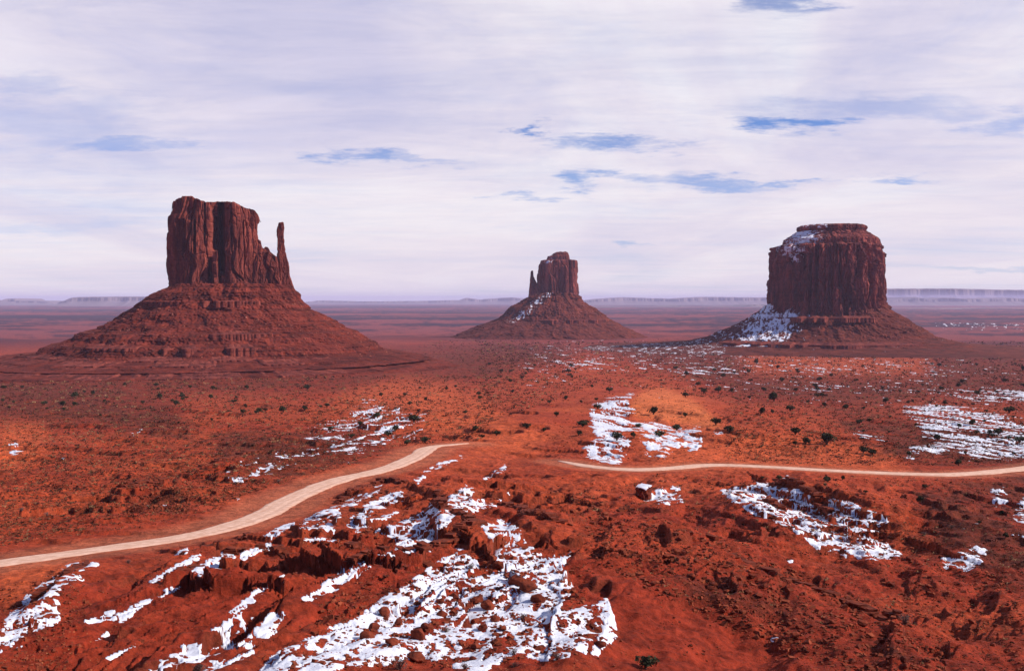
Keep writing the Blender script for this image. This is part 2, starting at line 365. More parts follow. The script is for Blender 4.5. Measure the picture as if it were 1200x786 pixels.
# ------------------------------------------------------------------ painted maps of what covers the ground (traced on the ground through the photo)
def raster(polys, W=1240, H=470, u0=-20, v0=350):
    M = np.zeros((H, W)); uu = np.arange(W) + u0 + 0.5
    for poly in polys:
        P = np.array(poly, float); lo = int(max(0, P[:, 1].min() - v0)); hi = int(min(H - 1, P[:, 1].max() - v0 + 1))
        for j in range(lo, hi + 1):
            vv = j + v0 + 0.5; xs = []
            for a, b in zip(P, np.roll(P, -1, 0)):
                if (a[1] <= vv) != (b[1] <= vv): xs.append(a[0] + (vv - a[1]) / (b[1] - a[1]) * (b[0] - a[0]))
            xs.sort()
            for a, b in zip(xs[::2], xs[1::2]): M[j][(uu >= a - 0.5) & (uu <= b + 0.5)] = 1
    return M
def blur(M, k):
    for ax in (0, 1):
        for _ in range(2):
            Pd = np.pad(M, [(k, k) if a == ax else (0, 0) for a in (0, 1)], mode='edge')
            c = np.cumsum(np.insert(Pd, 0, 0, axis=ax), axis=ax)
            n = M.shape[ax]
            M = (np.take(c, range(2 * k + 1, 2 * k + 1 + n), ax) - np.take(c, range(0, n), ax)) / (2 * k + 1)
    return M
def sample(M, u, v, u0=-20, v0=350):
    a = u - u0 - 0.5; b = v - v0 - 0.5; H, W = M.shape
    ok = (a >= 0) & (a < W - 1) & (b >= 0) & (b < H - 1)
    ai = np.clip(np.floor(a).astype(int), 0, W - 2); bi = np.clip(np.floor(b).astype(int), 0, H - 2); fa = a - ai; fb = b - bi
    r = (M[bi, ai] * (1 - fa) + M[bi, ai + 1] * fa) * (1 - fb) + (M[bi + 1, ai] * (1 - fa) + M[bi + 1, ai + 1] * fa) * fb
    return np.where(ok, r, 0)

# each snow field: name, label, density (bias), blur, polygons, depth range
SNOW = [
 ('snow_field', 'broad broken snow field around the boulders at the bottom of the foreground slope', 0.43, 2, (60, 260), [
  [(350,753),(370,740),(393,732),(417,723),(440,707),(473,687),(483,680),(523,650),(540,643),(560,660),(558,673),(580,657),(583,640),(563,615),(583,608),(610,618),(617,640),(633,647),(633,657),(670,645),(657,667),(673,690),(650,720),(680,712),(710,700),(718,722),(723,747),(700,767),(637,773),(597,770),(563,788),(530,780),(493,770),(477,773),(417,782),(350,792),(300,800),(315,770)]]),
 ('snow_field', 'snow tongue in the gully above the lower left ledges', 0.36, 2, (60, 260), [
  [(167,784),(207,765),(240,745),(277,712),(285,725),(300,765),(240,790),(160,795)], [(277,712),(300,692),(333,672),(336,678),(305,697),(283,718)], [(293,722),(330,714),(335,722),(310,750),(300,742)]]),
 ('snow_field', 'long diagonal snow streak running down left of the dark ridge', 0.42, 1, (60, 300), [
  [(95,730),(125,716),(180,700),(215,675),(262,644),(277,650),(268,662),(230,676),(205,692),(170,708),(135,728)], [(108,752),(150,721),(156,720),(112,755)],
  [(173,680),(200,665),(235,647),(234,655),(205,669),(178,683)], [(280,646),(300,641),(318,635),(319,641),(300,648),(285,656)], [(307,628),(345,608),(345,616),(312,634)],[(203,649),(221,639),(219,648),(206,652)],
  [(120,772),(140,762),(160,752),(158,757),(140,768),(122,778)]]),
 ('snow_field', 'thin scattered snow on the rocks at the far lower left', 0.20, 2, (60, 260), [
  [(-20,775),(-20,745),(0,738),(10,720),(35,695),(55,675),(100,652),(118,660),(80,690),(65,700),(75,725),(40,745),(20,762)]]),
 ('snow_field', 'snow on the dark faced spur just below the pale road', 0.28, 2, (60, 300), [
  [(352,612),(370,598),(395,592),(400,605),(390,622),(403,635),(360,636),(348,626)], [(393,593),(425,578),(450,567),(440,580),(415,592)],
  [(405,612),(430,590),(468,573),(474,582),(440,600),(410,618)]]),
 ('snow_field', 'snow draped between the two ledges above the boulder field', 0.36, 2, (60, 300), [
  [(432,622),(490,605),(505,586),(516,600),(528,580),(545,566),(556,575),(550,588),(562,585),(590,578),(601,577),(575,596),(532,603),(518,625),(512,640),(480,650),(465,662),(440,660),(470,640),(447,625)],
  [(350,702),(385,680),(430,655),(458,648),(402,687),(362,706)], [(415,617),(440,608),(470,598),(440,614),(418,624)]]),
 ('snow_field', 'thin snow arcs on the red bank below the road bend', 0.24, 1, (100, 500), [
  [(484,563),(500,548),(540,532),(546,536),(505,553),(490,567)], [(565,560),(592,544),(592,552),(571,563)], [(395,545),(420,538),(450,533),(440,540)]]),
 ('snow_field', 'snow down the left side of the bare orange knoll', 0.26, 3, (200, 1200), [
  [(745,457),(730,465),(710,467),(690,478),(697,510),(680,535),(700,543),(727,547),(737,523),(740,505),(733,490),(749,483),(736,473)],
  [(737,497),(767,493),(800,500),(797,520),(783,538),(757,533),(750,517)]]),
 ('snow_field', 'small snow patches right of the orange knoll beside the road', 0.22, 2, (200, 1200), [
  [(800,503),(822,499),(821,523),(810,530),(801,520)], [(833,506),(849,504),(847,512),(835,515)]]),
 ('snow_field', 'large white snow field on the slope below the right hand road', 0.43, 2, (100, 600), [
  [(843,575),(880,568),(910,563),(923,557),(940,577),(977,583),(1005,592),(1033,603),(1043,617),(1015,617),(1040,627),(1057,653),(1027,656),(993,652),(960,643),(935,625),(920,615),(887,603),(863,590)]]),
 ('snow_field', 'wide broken snow field on the plain beyond the right hand road', 0.16, 3, (150, 1500), [
  [(1053,475),(1100,473),(1133,477),(1197,490),(1222,500),(1222,535),(1183,538),(1153,537),(1133,543),(1120,527),(1063,537),(1060,527),(1100,517),(1077,513),(1083,500),(1063,490)]]),
 ('snow_patch', 'small snow patch low on the far right slope', 0.28, 2, (80, 500), [
  [(1103,655),(1118,645),(1133,640),(1157,643),(1150,660),(1130,670),(1108,668)], [(1128,618),(1147,614),(1147,617),(1130,621)]]),
 ('snow_patch', 'snow scraps on the slope at the right edge', 0.16, 2, (80, 600), [
  [(1160,573),(1177,571),(1181,583),(1167,596)], [(1183,602),(1200,585),(1222,580),(1222,616),(1190,612)], [(1183,630),(1222,625),(1222,633),(1187,635)]]),
 ('snow_patch', 'snow apron beside the dark square boulder below the road', 0.22, 2, (80, 500), [
  [(753,584),(770,573),(801,566),(796,575),(802,589),(760,589)]]),
 ('snow_patch', 'snow speckled flat behind the pale road on the left', 0.06, 5, (200, 1500), [
  [(340,520),(370,500),(430,468),(500,485),(503,510),(440,525),(400,535)], [(240,560),(300,535),(400,520),(350,545),(300,560)]]),
 ('snow_patch', 'snowy rubble heap beside the pale road', 0.12, 2, (100, 700), [
  [(273,580),(300,577),(307,590),(290,600),(277,594)], [(165,596),(190,585),(215,578),(200,592)], [(120,632),(150,613),(140,625)]]),
 ('snow_patch', 'small snow hollow at the far left of the red flats', 0.12, 2, (150, 900), [
  [(3,520),(18,517),(28,528),(14,533)], [(143,512),(170,498),(165,508)], [(60,540),(82,528),(74,540)]]),
 ('snow_patch', 'tiny snow patch on the red slope at the bottom right', 0.25, 1, (60, 300), [
  [(903,748),(918,743),(922,748),(906,755)], [(918,657),(930,655),(926,662)]]),
 ('snow_patch', 'scattered flecks of snow over the scrub plain before the buttes', -0.17, 12, (400, 4000), [
  [(590,400),(700,392),(860,400),(1100,405),(1200,440),(1220,470),(1000,480),(880,470),(700,440),(620,470)]]),
 ('snow_patch', 'pale snow streaks on the scrub plain at the right edge', 0.08, 4, (300, 6000), [
  [(1100,458),(1222,452),(1222,474),(1130,472)], [(985,503),(1042,508),(1042,515),(1000,513)], [(1080,374),(1150,371),(1222,376),(1222,386),(1100,384)],
  [(780,430),(860,428),(880,438),(800,442)], [(655,425),(700,418),(730,424),(690,436)]]),
]
for s_ in SNOW: s_ += ()
SNOW_M = [blur(raster(pl), bl) for (_, _, _, bl, _, pl) in SNOW]

ORANGE = blur(raster([[(735,470),(760,455),(800,462),(835,488),(860,505),(940,512),(1040,535),(1060,550),(900,545),(800,550),(760,545),(745,500)],
                      [(470,465),(560,470),(620,510),(640,530),(560,530),(500,500)], [(0,500),(60,500),(40,540),(0,545)], [(0,660),(120,640),(60,680),(0,720)], [(380,470),(470,440),(540,450),(520,475)],
                      [(860,410),(1100,415),(1080,440),(880,440)]]), 9)
KNOLL = blur(raster([[(738,474),(752,460),(775,455),(800,462),(822,476),(838,492),(846,503),(820,500),(800,497),(775,492),(745,488)]]), 2)
DARKV = blur(raster([[(400,408),(560,398),(680,398),(660,428),(560,440),(440,446)], [(-20,436),(560,432),(600,442),(480,458),(200,462),(-20,462)], [(560,395),(700,398),(860,400),(1120,400),(1222,405),(1222,480),(1100,470),(1000,475),(870,470),(800,440),(700,415)], [(-20,378),(90,375),(60,400),(-20,405)],
                     [(-20,455),(200,470),(240,520),(100,500),(-20,490)], [(950,480),(1222,500),(1222,560),(1060,540)], [(250,505),(420,500),(470,530),(320,560),(250,540)],
                     [(150,570),(230,575),(210,600),(150,600)], [(760, 655), (900, 690), (1080, 760), (1060, 786), (960, 740), (800, 700)], [(1060, 570), (1222, 560), (1222, 700), (1100, 640)], [(1060,385),(1222,388),(1222,405),(1100,402)]]), 11)

def cover(x, y, z, rm, ledge, rug):
    u, v = proj(x, y, z); r = np.hypot(x, y)
    vis = y > 20
    n1 = fbm(x, y, 60, 5, 200); n2 = fbm(x, y, 9, 5, 210, 0.6); n3 = fbm(x, y, 500, 4, 220); n4 = fbm(x * 0.25, y, 1600, 4, 230)
    org = np.where(vis, sample(ORANGE, u, v), 0); drk = np.where(vis, sample(DARKV, u, v), 0)
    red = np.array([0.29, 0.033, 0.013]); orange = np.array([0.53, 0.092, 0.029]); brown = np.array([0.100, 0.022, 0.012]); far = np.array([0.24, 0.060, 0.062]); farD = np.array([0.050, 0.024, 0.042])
    t = np.clip(0.16 + 0.26 * sst(150, 280, r) + 0.6 * n1 + 0.35 * n2 + 0.8 * org - 0.3 * drk, 0, 1)[:, None]
    kn = (np.where(vis, sample(KNOLL, u, v), 0) * (0.8 + 0.5 * n2))[:, None]
    col = red * (1 - t) + orange * t
    dk = np.clip(sst(-0.15, 0.5, n2 * 0.7 + n1 * 0.4 - 0.25 + 0.62 * drk) * (1 - 0.8 * org) * 0.85, 0, 1)[:, None]
    col = col * (1 - dk) + brown * dk
    kn = np.clip(kn, 0, 1); col = col * (1 - kn) + np.array([0.64, 0.155, 0.048]) * kn
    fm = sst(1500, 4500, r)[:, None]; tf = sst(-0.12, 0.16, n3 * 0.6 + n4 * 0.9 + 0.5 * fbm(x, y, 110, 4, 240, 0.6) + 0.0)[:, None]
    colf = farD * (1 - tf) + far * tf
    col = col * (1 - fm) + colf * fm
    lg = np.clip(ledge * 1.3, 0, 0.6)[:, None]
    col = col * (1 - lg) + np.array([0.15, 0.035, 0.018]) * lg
    # graded dirt shoulder along the road
    sh = (sst(0.15, 0.9, rm) * 0.45)[:, None]
    return col * (1 - sh) + np.array([0.50, 0.17, 0.085]) * sh

# ------------------------------------------------------------------ materials
def new_mat(name):
    m = bpy.data.materials.new(name); m.use_nodes = True
    t = m.node_tree; b = t.nodes['Principled BSDF']; b.inputs['Roughness'].default_value = 0.95
    b.inputs['Specular IOR Level'].default_value = 0.12
    return m, t, b
def mat_ground():
    m, t, b = new_mat('red_ground'); L = t.links.new
    a = N(t, 'ShaderNodeAttribute', attribute_name='tint'); geo = N(t, 'ShaderNodeNewGeometry')
    n1 = N(t, 'ShaderNodeTexNoise', i_Scale=0.9, i_Detail=8, i_Roughness=0.7); L(geo.outputs['Position'], n1.inputs[0])
    n2 = N(t, 'ShaderNodeTexNoise', i_Scale=0.16, i_Detail=10, i_Roughness=0.72); L(geo.outputs['Position'], n2.inputs[0])
    r1 = ramp(t, [(0.32, (0.45,) * 3), (0.5, (0.98,) * 3), (0.68, (1.45,) * 3)]); L(n1.outputs['Fac'], r1.inputs[0])
    r2 = ramp(t, [(0.33, (0.55,) * 3), (0.5, (1.0,) * 3), (0.68, (1.3,) * 3)]); L(n2.outputs['Fac'], r2.inputs[0])
    m1 = N(t, 'ShaderNodeMixRGB', blend_type='MULTIPLY', i_0=1.0); L(a.outputs['Color'], m1.inputs[1]); L(r1.outputs[0], m1.inputs[2])
    m2 = N(t, 'ShaderNodeMixRGB', blend_type='MULTIPLY', i_0=1.0); L(m1.outputs[0], m2.inputs[1]); L(r2.outputs[0], m2.inputs[2])
    # pale chips of stone
    vo = N(t, 'ShaderNodeTexVoronoi', i_Scale=1.6); L(geo.outputs['Position'], vo.inputs[0])
    rv = ramp(t, [(0.10, (1,) * 3), (0.17, (0,) * 3)]); L(vo.outputs['Distance'], rv.inputs[0])
    n3 = N(t, 'ShaderNodeTexNoise', i_Scale=0.05, i_Detail=4); L(geo.outputs['Position'], n3.inputs[0])
    r3 = ramp(t, [(0.5, (0,) * 3), (0.62, (0.75,) * 3)]); L(n3.outputs['Fac'], r3.inputs[0])
    mu = N(t, 'ShaderNodeMath', operation='MULTIPLY'); L(rv.outputs[0], mu.inputs[0]); L(r3.outputs[0], mu.inputs[1])
    m3 = N(t, 'ShaderNodeMixRGB', i_2=(0.52, 0.20, 0.08, 1)); L(mu.outputs[0], m3.inputs[0]); L(m2.outputs[0], m3.inputs[1])
    L(m3.outputs[0], b.inputs['Base Color'])
    bu = N(t, 'ShaderNodeBump', i_Strength=0.9, i_Distance=0.5); L(n1.outputs['Fac'], bu.inputs['Height'])
    b2 = N(t, 'ShaderNodeBump', i_Strength=0.7, i_Distance=2.0); L(n2.outputs['Fac'], b2.inputs['Height']); L(bu.outputs[0], b2.inputs['Normal'])
    L(b2.outputs[0], b.inputs['Normal']); return m
def mat_rock(name, dark, mid, light, streak=(0.09, 0.09, 0.012), snow=False, bump=3.0, sc_=1.0, strata=0.0):
    m, t, b = new_mat(name); L = t.links.new
    tc = N(t, 'ShaderNodeTexCoord'); mp = N(t, 'ShaderNodeMapping'); mp.inputs['Scale'].default_value = streak
    L(tc.outputs['Object'], mp.inputs[0])
    n1 = N(t, 'ShaderNodeTexNoise', i_Scale=1.0, i_Detail=9, i_Roughness=0.65, i_Distortion=0.3); L(mp.outputs[0], n1.inputs[0])
    n2 = N(t, 'ShaderNodeTexNoise', i_Scale=0.35 * sc_, i_Detail=8, i_Roughness=0.7); L(tc.outputs['Object'], n2.inputs[0])
    ad = N(t, 'ShaderNodeMath', operation='MULTIPLY_ADD', i_1=0.65); L(n1.outputs['Fac'], ad.inputs[0])
    ml = N(t, 'ShaderNodeMath', operation='MULTIPLY', i_1=0.35); L(n2.outputs['Fac'], ml.inputs[0]); L(ml.outputs[0], ad.inputs[2])
    rp = ramp(t, [(0.36, dark), (0.50, mid), (0.64, light)]); L(ad.outputs[0], rp.inputs[0])
    col = rp.outputs[0]
    if strata:
        m2 = N(t, 'ShaderNodeMapping'); m2.inputs['Scale'].default_value = (0.004, 0.004, 0.28); L(tc.outputs['Object'], m2.inputs[0])
        n4 = N(t, 'ShaderNodeTexNoise', i_Scale=1.0, i_Detail=5, i_Roughness=0.7); L(m2.outputs[0], n4.inputs[0])
        r4 = ramp(t, [(0.38, (1 - strata,) * 3), (0.52, (1.0,) * 3), (0.65, (1 + strata * 0.5,) * 3)]); L(n4.outputs['Fac'], r4.inputs[0])
        mm = N(t, 'ShaderNodeMixRGB', blend_type='MULTIPLY', i_0=1.0); L(col, mm.inputs[1]); L(r4.outputs[0], mm.inputs[2]); col = mm.outputs[0]
    if snow:
        a = N(t, 'ShaderNodeAttribute', attribute_name='snow')
        m5 = N(t, 'ShaderNodeMapping'); m5.inputs['Scale'].default_value = snow; L(tc.outputs['Object'], m5.inputs[0])
        n5 = N(t, 'ShaderNodeTexNoise', i_Scale=1.0, i_Detail=8, i_Roughness=0.72); L(m5.outputs[0], n5.inputs[0])
        s1 = N(t, 'ShaderNodeMath', operation='ADD'); L(a.outputs['Fac'], s1.inputs[0]); L(n5.outputs['Fac'], s1.inputs[1])
        r5 = ramp(t, [(0.985, (0,) * 3), (1.0, (1,) * 3)])
        s2 = N(t, 'ShaderNodeMath', operation='SUBTRACT', i_1=0.0); L(s1.outputs[0], s2.inputs[0]); L(s2.outputs[0], r5.inputs[0])
        ms = N(t, 'ShaderNodeMixRGB', i_2=(0.80, 0.80, 0.86, 1)); L(r5.outputs[0], ms.inputs[0]); L(col, ms.inputs[1]); col = ms.outputs[0]
    L(col, b.inputs['Base Color'])
    bu = N(t, 'ShaderNodeBump', i_Strength=0.9, i_Distance=bump); L(ad.outputs[0], bu.inputs['Height']); L(bu.outputs[0], b.inputs['Normal'])
    return m
def mat_simple(name, c1, c2, scale, rough=0.95, bump=0.05, spec=0.12):
    m, t, b = new_mat(name); L = t.links.new; b.inputs['Roughness'].default_value = rough; b.inputs['Specular IOR Level'].default_value = spec
    geo = N(t, 'ShaderNodeNewGeometry')
    n = N(t, 'ShaderNodeTexNoise', i_Scale=scale, i_Detail=8, i_Roughness=0.65); L(geo.outputs['Position'], n.inputs[0])
    rp = ramp(t, [(0.35, c1), (0.65, c2)]); L(n.outputs['Fac'], rp.inputs[0]); L(rp.outputs[0], b.inputs['Base Color'])
    bu = N(t, 'ShaderNodeBump', i_Strength=0.8, i_Distance=bump); L(n.outputs['Fac'], bu.inputs['Height']); L(bu.outputs[0], b.inputs['Normal'])
    return m
M_GROUND = mat_ground()
M_SNOW = mat_simple('snow', (0.60, 0.61, 0.68), (0.80, 0.80, 0.84), 0.9, 0.7, 0.30, 0.2)
M_ROAD = mat_simple('graded_dirt', (0.60, 0.34, 0.23), (0.82, 0.54, 0.40), 0.7, 0.95, 0.06)
t_ = M_ROAD.node_tree; b_ = t_.nodes['Principled BSDF']; src_ = b_.inputs['Base Color'].links[0].from_socket
at_ = N(t_, 'ShaderNodeAttribute', attribute_name='rut'); mx_ = N(t_, 'ShaderNodeMixRGB', i_2=(0.46, 0.20, 0.12, 1))
t_.links.new(at_.outputs['Fac'], mx_.inputs[0]); t_.links.new(src_, mx_.inputs[1]); t_.links.new(mx_.outputs[0], b_.inputs['Base Color'])
M_CLIFF = mat_rock('red_sandstone_cliff', (0.035, 0.009, 0.008), (0.165, 0.033, 0.022), (0.34, 0.080, 0.050), strata=0.12)
M_CLIFF_S = mat_rock('dark_sandstone_cliff', (0.020, 0.008, 0.009), (0.175, 0.038, 0.030), (0.46, 0.115, 0.078), streak=(0.06, 0.06, 0.006), snow=(0.11, 0.11, 0.20), strata=0.15)
M_TALUS = mat_rock('talus', (0.050, 0.011, 0.007), (0.140, 0.022, 0.012), (0.23, 0.040, 0.021), streak=(0.05, 0.05, 0.05), bump=3.0, strata=0.45)
M_TALUS_S = mat_rock('snowy_talus', (0.05, 0.012, 0.008), (0.125, 0.025, 0.014), (0.20, 0.042, 0.024), streak=(0.04, 0.04, 0.04), bump=4.0, snow=(0.11, 0.05, 0.05), strata=0.3)
M_ROCK = mat_simple('sandstone_boulder', (0.07, 0.014, 0.008), (0.24, 0.045, 0.020), 0.9, 0.95, 0.12)
M_RUBBLE = mat_simple('sandstone_rubble', (0.09, 0.018, 0.009), (0.32, 0.070, 0.030), 0.35, 0.95, 0.1)
M_PALE = mat_simple('pale_sandstone_blocks', (0.14, 0.034, 0.020), (0.34, 0.11, 0.07), 0.1, 0.95, 0.1)
M_LEAF = mat_simple('juniper_foliage', (0.020, 0.024, 0.012), (0.060, 0.060, 0.028), 1.2, 0.9, 0.0)
M_SAGE = mat_simple('sage_foliage', (0.10, 0.055, 0.045), (0.20, 0.12, 0.10), 1.2, 0.9, 0.0)
M_SCRUB = mat_simple('scrub', (0.022, 0.014, 0.010), (0.085, 0.036, 0.020), 0.02, 0.95, 0.0)
M_TUFT = mat_simple('dry_grass', (0.16, 0.085, 0.040), (0.36, 0.20, 0.095), 0.02, 0.95, 0.0)
M_BARK = mat_simple('juniper_bark', (0.07, 0.035, 0.022), (0.14, 0.08, 0.05), 6.0, 0.95, 0.02)
M_FAR = mat_rock('far_sandstone_hazed', (0.17, 0.12, 0.12), (0.21, 0.15, 0.15), (0.25, 0.18, 0.18), streak=(0.004, 0.004, 0.004), bump=10, sc_=0.02)  # paler and greyer than the near cliffs: haze put into the rock colour
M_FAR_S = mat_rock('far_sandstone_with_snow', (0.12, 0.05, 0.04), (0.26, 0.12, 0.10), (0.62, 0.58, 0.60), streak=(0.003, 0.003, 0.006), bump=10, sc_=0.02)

# ------------------------------------------------------------------ ground sheet and snow
def arange_geo(a, b, k):
    n = int(math.log(b / a) / k) + 1; return a * np.exp(np.linspace(0, math.log(b / a), n + 1))[:-1]
rr = np.concatenate([[0.05, 0.4], arange_geo(1.0, 60, 0.04), arange_geo(60, 420, 0.0033 / Q), arange_geo(420, 3500, 0.0065 / Q), arange_geo(3500, 62000, 0.03), [62000.]])
da = 0.050 / Q
inner = np.arange(-30.5, 30.5 + da, da)
outer = np.concatenate([[0.3], np.cumsum(np.linspace(0.3, 4.0, 60))]); outer = outer[outer < 149]; outer = np.r_[outer, 149.5 - 0.0]
azs = np.concatenate([-(30.5 + outer[::-1]), inner, inner[-1] + outer + (149.5 - outer[-1]) * 0])
azs = np.clip(azs, -180, 180)
nr, na = len(rr), len(azs)
print('ground grid', nr, na, nr * na)
AZ, RR = np.meshgrid(np.radians(azs), rr)
gx = (np.sin(AZ) * RR).ravel(); gy = (np.cos(AZ) * RR).ravel()
gz = np.empty(len(gx)); gzm = gz.copy(); grm = gz.copy(); tint = np.empty((len(gx), 3), np.float32)
for c0 in range(0, len(gx), 60000):       # in blocks, to keep memory low
    q = slice(c0, c0 + 60000); h_ = height(gx[q], gy[q])
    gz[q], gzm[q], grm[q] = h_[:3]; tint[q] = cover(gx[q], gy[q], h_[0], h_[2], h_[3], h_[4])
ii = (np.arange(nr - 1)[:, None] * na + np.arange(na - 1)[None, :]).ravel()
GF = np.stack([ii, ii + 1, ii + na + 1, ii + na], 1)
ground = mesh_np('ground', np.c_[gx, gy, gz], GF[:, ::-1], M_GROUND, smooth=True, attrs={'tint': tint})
tag(ground, kind='structure')

gu, gv = proj(gx, gy, gz); gr = np.hypot(gx, gy)
sn_fine = np.zeros(len(gx)); k_ = np.nonzero((gr > 55) & (gr < 7000) & (gy > 20))[0]
X_, Y_, R_ = gx[k_], gy[k_], gr[k_]
s1_ = np.clip(R_ / 130, 1, 12) * (1 - 0.5 * sst(300, 600, R_)); s1_ = np.maximum(s1_, 1)
band = np.round(np.log2(s1_) * 2) / 2
f_ = np.zeros(len(k_))
for bnd in np.unique(band):
    q_ = np.nonzero(np.abs(np.log2(s1_) - bnd) < 0.5)[0]; s_ = 2 ** bnd
    w_ = 1 - np.abs(np.log2(s1_[q_]) - bnd) / 0.5
    an_ = np.where(X_[q_] < 12, 0.26, -0.26); ca, sa = np.cos(an_), np.sin(an_)
    A_ = X_[q_] * ca - Y_[q_] * sa; B_ = X_[q_] * sa + Y_[q_] * ca
    bs_ = 0.65 - 0.35 * sst(250, 700, R_[q_])
    f_[q_] += w_ * (0.66 * fbm(A_, B_ * bs_, 1.7 * s_, 4, 300, 0.78) + 0.52 * fbm(A_, B_ * 0.20, 3.4 * s_, 3, 320) - 0.34 * sst(0.30, 0.42, pn(A_ / (0.9 * s_), B_ * bs_ / (0.9 * s_), 340)) - 0.28 * sst(0.34, 0.42, pn(A_ / (2.3 * s_), B_ * bs_ / (2.3 * s_), 341)))
sn_fine[k_] = f_
own = np.zeros(len(gx), np.int16); mv = np.zeros(len(gx))
for k, ((nm, lb, dens, bl, (r0, r1), pl), M) in enumerate(zip(SNOW, SNOW_M)):
    kk_ = np.nonzero((gr > r0) & (gr < r1) & (gy > 20))[0]; m = sample(M, gu[kk_], gv[kk_])
    m = np.where(m > 0.02, m * 0.42 + dens * 0.9 * sst(0, 0.5, m), 0); up_ = (m != 0) & ((m > mv[kk_]) | (mv[kk_] == 0))
    mv[kk_[up_]] = m[up_]; own[kk_[up_]] = k
rough = (gz - gzm) / (0.12 + 0.0008 * gr)
zz_ = gzm.reshape(nr, na); rg_ = rr[:, None] * np.ones((1, na))
sl_ = np.hypot(np.gradient(zz_, axis=0) / np.maximum(np.gradient(rg_, axis=0), 1e-3), np.gradient(zz_, axis=1) / np.maximum(rg_ * np.radians(da), 1e-3)).ravel()
steep = sst(0.75, 1.5, sl_)
S = mv + 1.25 * sn_fine - 0.14 * rough - 0.5 * grm - 0.6 * steep
S = np.where((mv != 0) & (gr > 60), S, -1)
thick = np.clip(gr / 130, 1, 10)
sz = gzm + (gz - gzm) * 0.35 + np.clip((S - 0.5) * 0.5, -0.5, 0.05) * thick * np.where(S > 0.5, 1, 1.0)
sz = np.where(S > 0.5, np.maximum(sz, gz + 0.015 * thick), np.minimum(sz, gz - 0.02 * thick))
fS = S[GF].max(1) > 0.5; fown = own[GF[:, 0]]
for k, (nm, lb, *_r) in enumerate(SNOW):
    fs = GF[fS & (fown == k)]
    if len(fs) < 3: print('no snow', lb); continue
    vid, inv = np.unique(fs, return_inverse=True)
    o = mesh_np(nm, np.c_[gx[vid], gy[vid], sz[vid]], inv.reshape(fs.shape)[:, ::-1], M_SNOW, smooth=True)
    tag(o, lb, 'snow', 'snow lying on the desert floor', 'stuff')

# ------------------------------------------------------------------ roads
def road(P, w, taper):
    P = np.array(P); seg = np.r_[0, np.cumsum(np.sqrt((np.diff(P, axis=0) ** 2).sum(1)))]
    n = int(seg[-1] / 1.2); s = np.linspace(0, seg[-1], n)
    cx = np.interp(s, seg, P[:, 0]); cy = np.interp(s, seg, P[:, 1])
    tx = np.gradient(cx); ty = np.gradient(cy); l = np.sqrt(tx * tx + ty * ty); tx /= l; ty /= l
    nw = 17; V = []; RU = []
    wl = w * (1 + 0.28 * fbm(s, s * 0, 9, 4, 400, 0.6)) ; wr = w * (1 + 0.28 * fbm(s, s * 0 + 50, 9, 4, 410, 0.6))
    tp = np.ones(n)
    if taper: tp = np.sqrt(np.clip((s if taper < 0 else seg[-1] - s) / 26, 0.02, 1))
    for k in range(nw):
        f = k / (nw - 1) * 2 - 1
        off = np.where(f < 0, f * wl, f * wr) * tp
        x = cx - ty * off; y = cy + tx * off; z = height(x, y)[0]
        V.append(np.c_[x, y, z + (0.16 - 0.22 * abs(f) ** 6) + 0.03 * np.cos(f * 9)])
        RU.append(np.clip((0.75 * math.exp(-((abs(f) - 0.42) / 0.09) ** 2) + 0.35 * math.exp(-(f / 0.1) ** 2)) * (0.5 + 0.9 * fbm(s, s * 0 + f * 3, 9, 3, 420)) + 1.3 * abs(f) ** 5 * (0.5 + fbm(s, s * 0 + f * 40, 3, 3, 430)), 0, 0.85))
    V = np.stack(V, 1).reshape(-1, 3)
    i = (np.arange(n - 1)[:, None] * nw + np.arange(nw - 1)[None, :]).ravel()
    return mesh_np('road', V, np.stack([i, i + 1, i + nw + 1, i + nw], 1)[:, ::-1], M_ROAD, smooth=True, attrs={'rut': np.stack(RU, 1).ravel()})
tag(road(RD_L, 3.6, 1), 'pale graded dirt road curving down the left side', kind='structure')
tag(road(RD_R, 3.4, -1), 'narrow pale dirt road crossing the right side', kind='structure')

